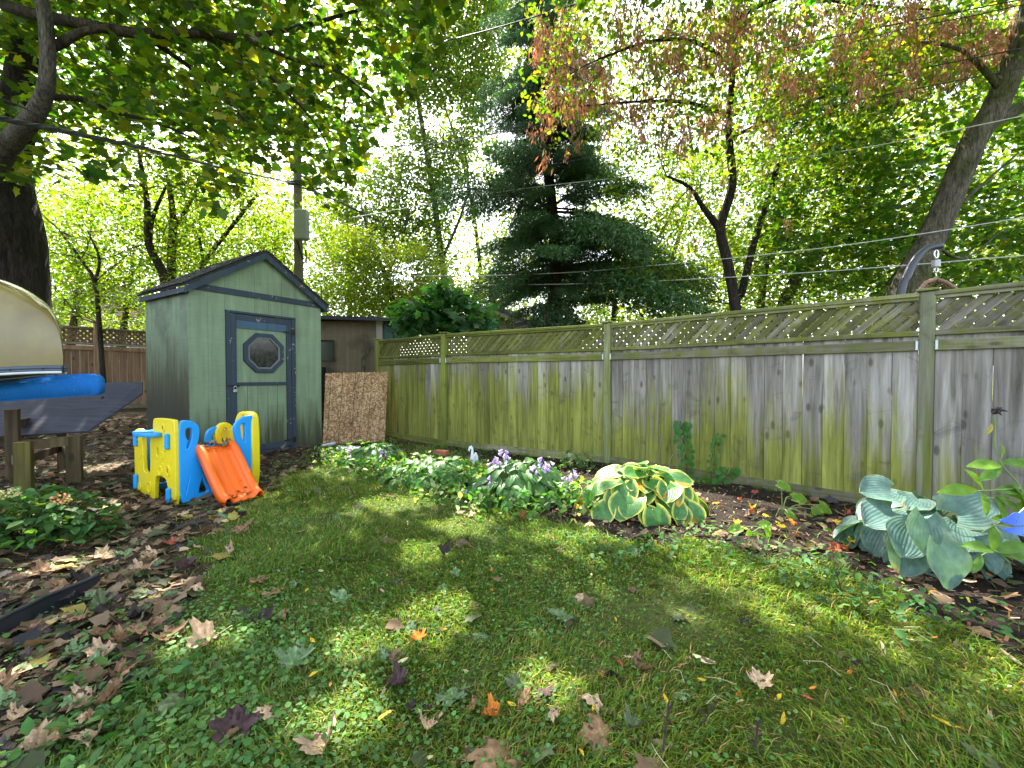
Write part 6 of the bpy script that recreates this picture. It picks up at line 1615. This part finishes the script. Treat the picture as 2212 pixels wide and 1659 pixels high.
# black edging strip
px_t = [(-140, 1425), (0, 1350), (60, 1322), (100, 1298), (150, 1275), (190, 1258), (215, 1248)]
px_b = [(-140, 1470), (0, 1382), (60, 1350), (100, 1325), (150, 1300), (190, 1282), (213, 1272)]
Pb = [G(*p) for p in px_b]; Pt = [Vector((p.x, p.y, p.z + .085 + .01 * math.sin(i))) for i, p in enumerate(Pb)]
Pb, _ = dens(Pb, [0] * len(Pb), 5); Pt, _ = dens(Pt, [0] * len(Pt), 5)
o0 = Pb[-1]; ed = empty('edging_strip', o0, 'black plastic garden edging sticking out of the leaf litter', 'edging')
q = MB(); n = len(Pb); vs = [p - o0 + Vector((0, 0, -.02)) for p in Pb] + [p - o0 for p in Pt]
vs += [v + Vector((.004, .006, 0)) for v in vs]
q.add(vs, [(i, i + 1, i + 1 + n, i + n) for i in range(n - 1)] + [(i + 2 * n, i + 1 + 2 * n, i + 1 + 3 * n, i + 3 * n) for i in range(n - 1)])
M_EDG = plain('black polythene', (.018, .020, .026), .42)
q.obj('strip', M_EDG, ed, True); q = MB(); q.tube([p - o0 for p in Pt], .011, 8); q.obj('top_bead', M_EDG, ed, True)
# hydrangea at the left edge
g = G(60, 1165); hy = empty('hydrangea_shrub', g, 'low hydrangea with dull green leaves and dried brown flower heads by the rack legs', 'shrub')
r = np.random.default_rng(3); n = 900
U = r.normal(0, 1, (n, 3)); U /= np.linalg.norm(U, axis=1)[:, None]; U[:, 2] = np.abs(U[:, 2])
P = U * (r.random((n, 1)) ** .35) * np.array([.62, .38, .34]) + np.array([0, 0, .03])
cc = vary((.05, .12, .03), n, .3, .15, r); V = leaves(P, r.uniform(.055, .10, n), T_OVATE, cc, .45, rng=r)
tag(link('foliage', poly_mesh('foliage', V, None, T_OVATE[1], cc), M_LEAF_N, hy), kind='stuff')
q = MB()
for i in range(16):
    a = random.uniform(0, 6.28); q.tube([(0, 0, 0), (math.cos(a) * .25, math.sin(a) * .15, .18), (math.cos(a) * .45, math.sin(a) * .28, .28)], [.006, .004, .003], 5, False)
q.obj('stems', M_BARK_S, hy)
def head(seed, col):
    r = np.random.default_rng(seed); n = 90; U = r.normal(0, 1, (n, 3)); U /= np.linalg.norm(U, axis=1)[:, None]
    P = U * np.array([.055, .05, .028]); c = vary(col, n, .3, .1, r)
    me = poly_mesh('flower_head', leaves(P, r.uniform(.010, .018, n), T_ROUND, c, 1.0, rng=r), None, T_ROUND[1], c); me.materials.append(M_DRY); return me
HB, HC = head(1, (.24, .15, .08)), head(2, (.55, .50, .22))
for a, b_, m_ in ((142, 1062, HB), (165, 1090, HB), (130, 1078, HB), (175, 1110, HB), (85, 1100, HB), (158, 1170, HB), (50, 1095, HB), (20, 1066, HC), (48, 1104, HC), (8, 1075, HC)):
    link('flower_head', m_, None, hy, at(a, b_, g.y + random.uniform(-.15, .15)) - g, (0, 0, random.uniform(0, 6)), random.uniform(.8, 1.2))
# bare dead stalks standing in the front lawn
M_DSTK = plain('dead dark stalk', (.035, .022, .02), .9)
for i, (pts, lb) in enumerate((([(1430, 1640), (1438, 1570), (1445, 1515)], 'tall dark dead stalk standing over the round yellow leaf'), ([(1500, 1590), (1520, 1560), (1545, 1520)], 'dark dead stalk leaning over in the lawn next to a taller upright one'), ([(1635, 1650), (1633, 1600), (1640, 1555)], 'thin dark dead stalk near the bottom edge of the lawn'), ([(1820, 1290), (1812, 1255), (1802, 1230)], 'small dark twig sticking up by the mulch edge'), ([(2010, 1610), (1690, 1530), (1660, 1505)], None))):
    if lb is None: continue
    g = G(*pts[0]); q = MB(); P = [g] + [at(a, b_, g.y + .03) for a, b_ in pts[1:]]
    Q, _ = dens([p - g for p in P], [0] * 3, 4)
    q.tube(Q, [.004 * (1 - .5 * k / len(Q)) for k in range(len(Q))], 5)
    for k in (3, 5, 6): q.tube([Q[k], Q[k] + Vector((random.uniform(-.03, .03), 0, .03))], .0022, 4)
    tag(q.obj('dead_stalk', M_DSTK, None, loc=g), lb, 'stalk')
# lighter straws lying in the grass
for i in range(12):
    px_, py_ = random.uniform(1350, 2150), random.uniform(1380, 1640); g = G(px_, py_); a = random.uniform(0, 6.28); L = random.uniform(.04, .13)
    q = MB(); q.tube([(0, 0, 0), (math.cos(a) * L * .5, math.sin(a) * L * .5, .02), (math.cos(a + .3) * L, math.sin(a + .3) * L, .005)], .0009, 4)
    tag(q.obj('dry_straw', plain('dry straw', (.45, .40, .26), .8) if i == 0 else bpy.data.materials['dry straw'], None, loc=g + Vector((0, 0, .035))), 'pale dry grass straw lying on the long grass', 'straw', 'pale straws in the grass')
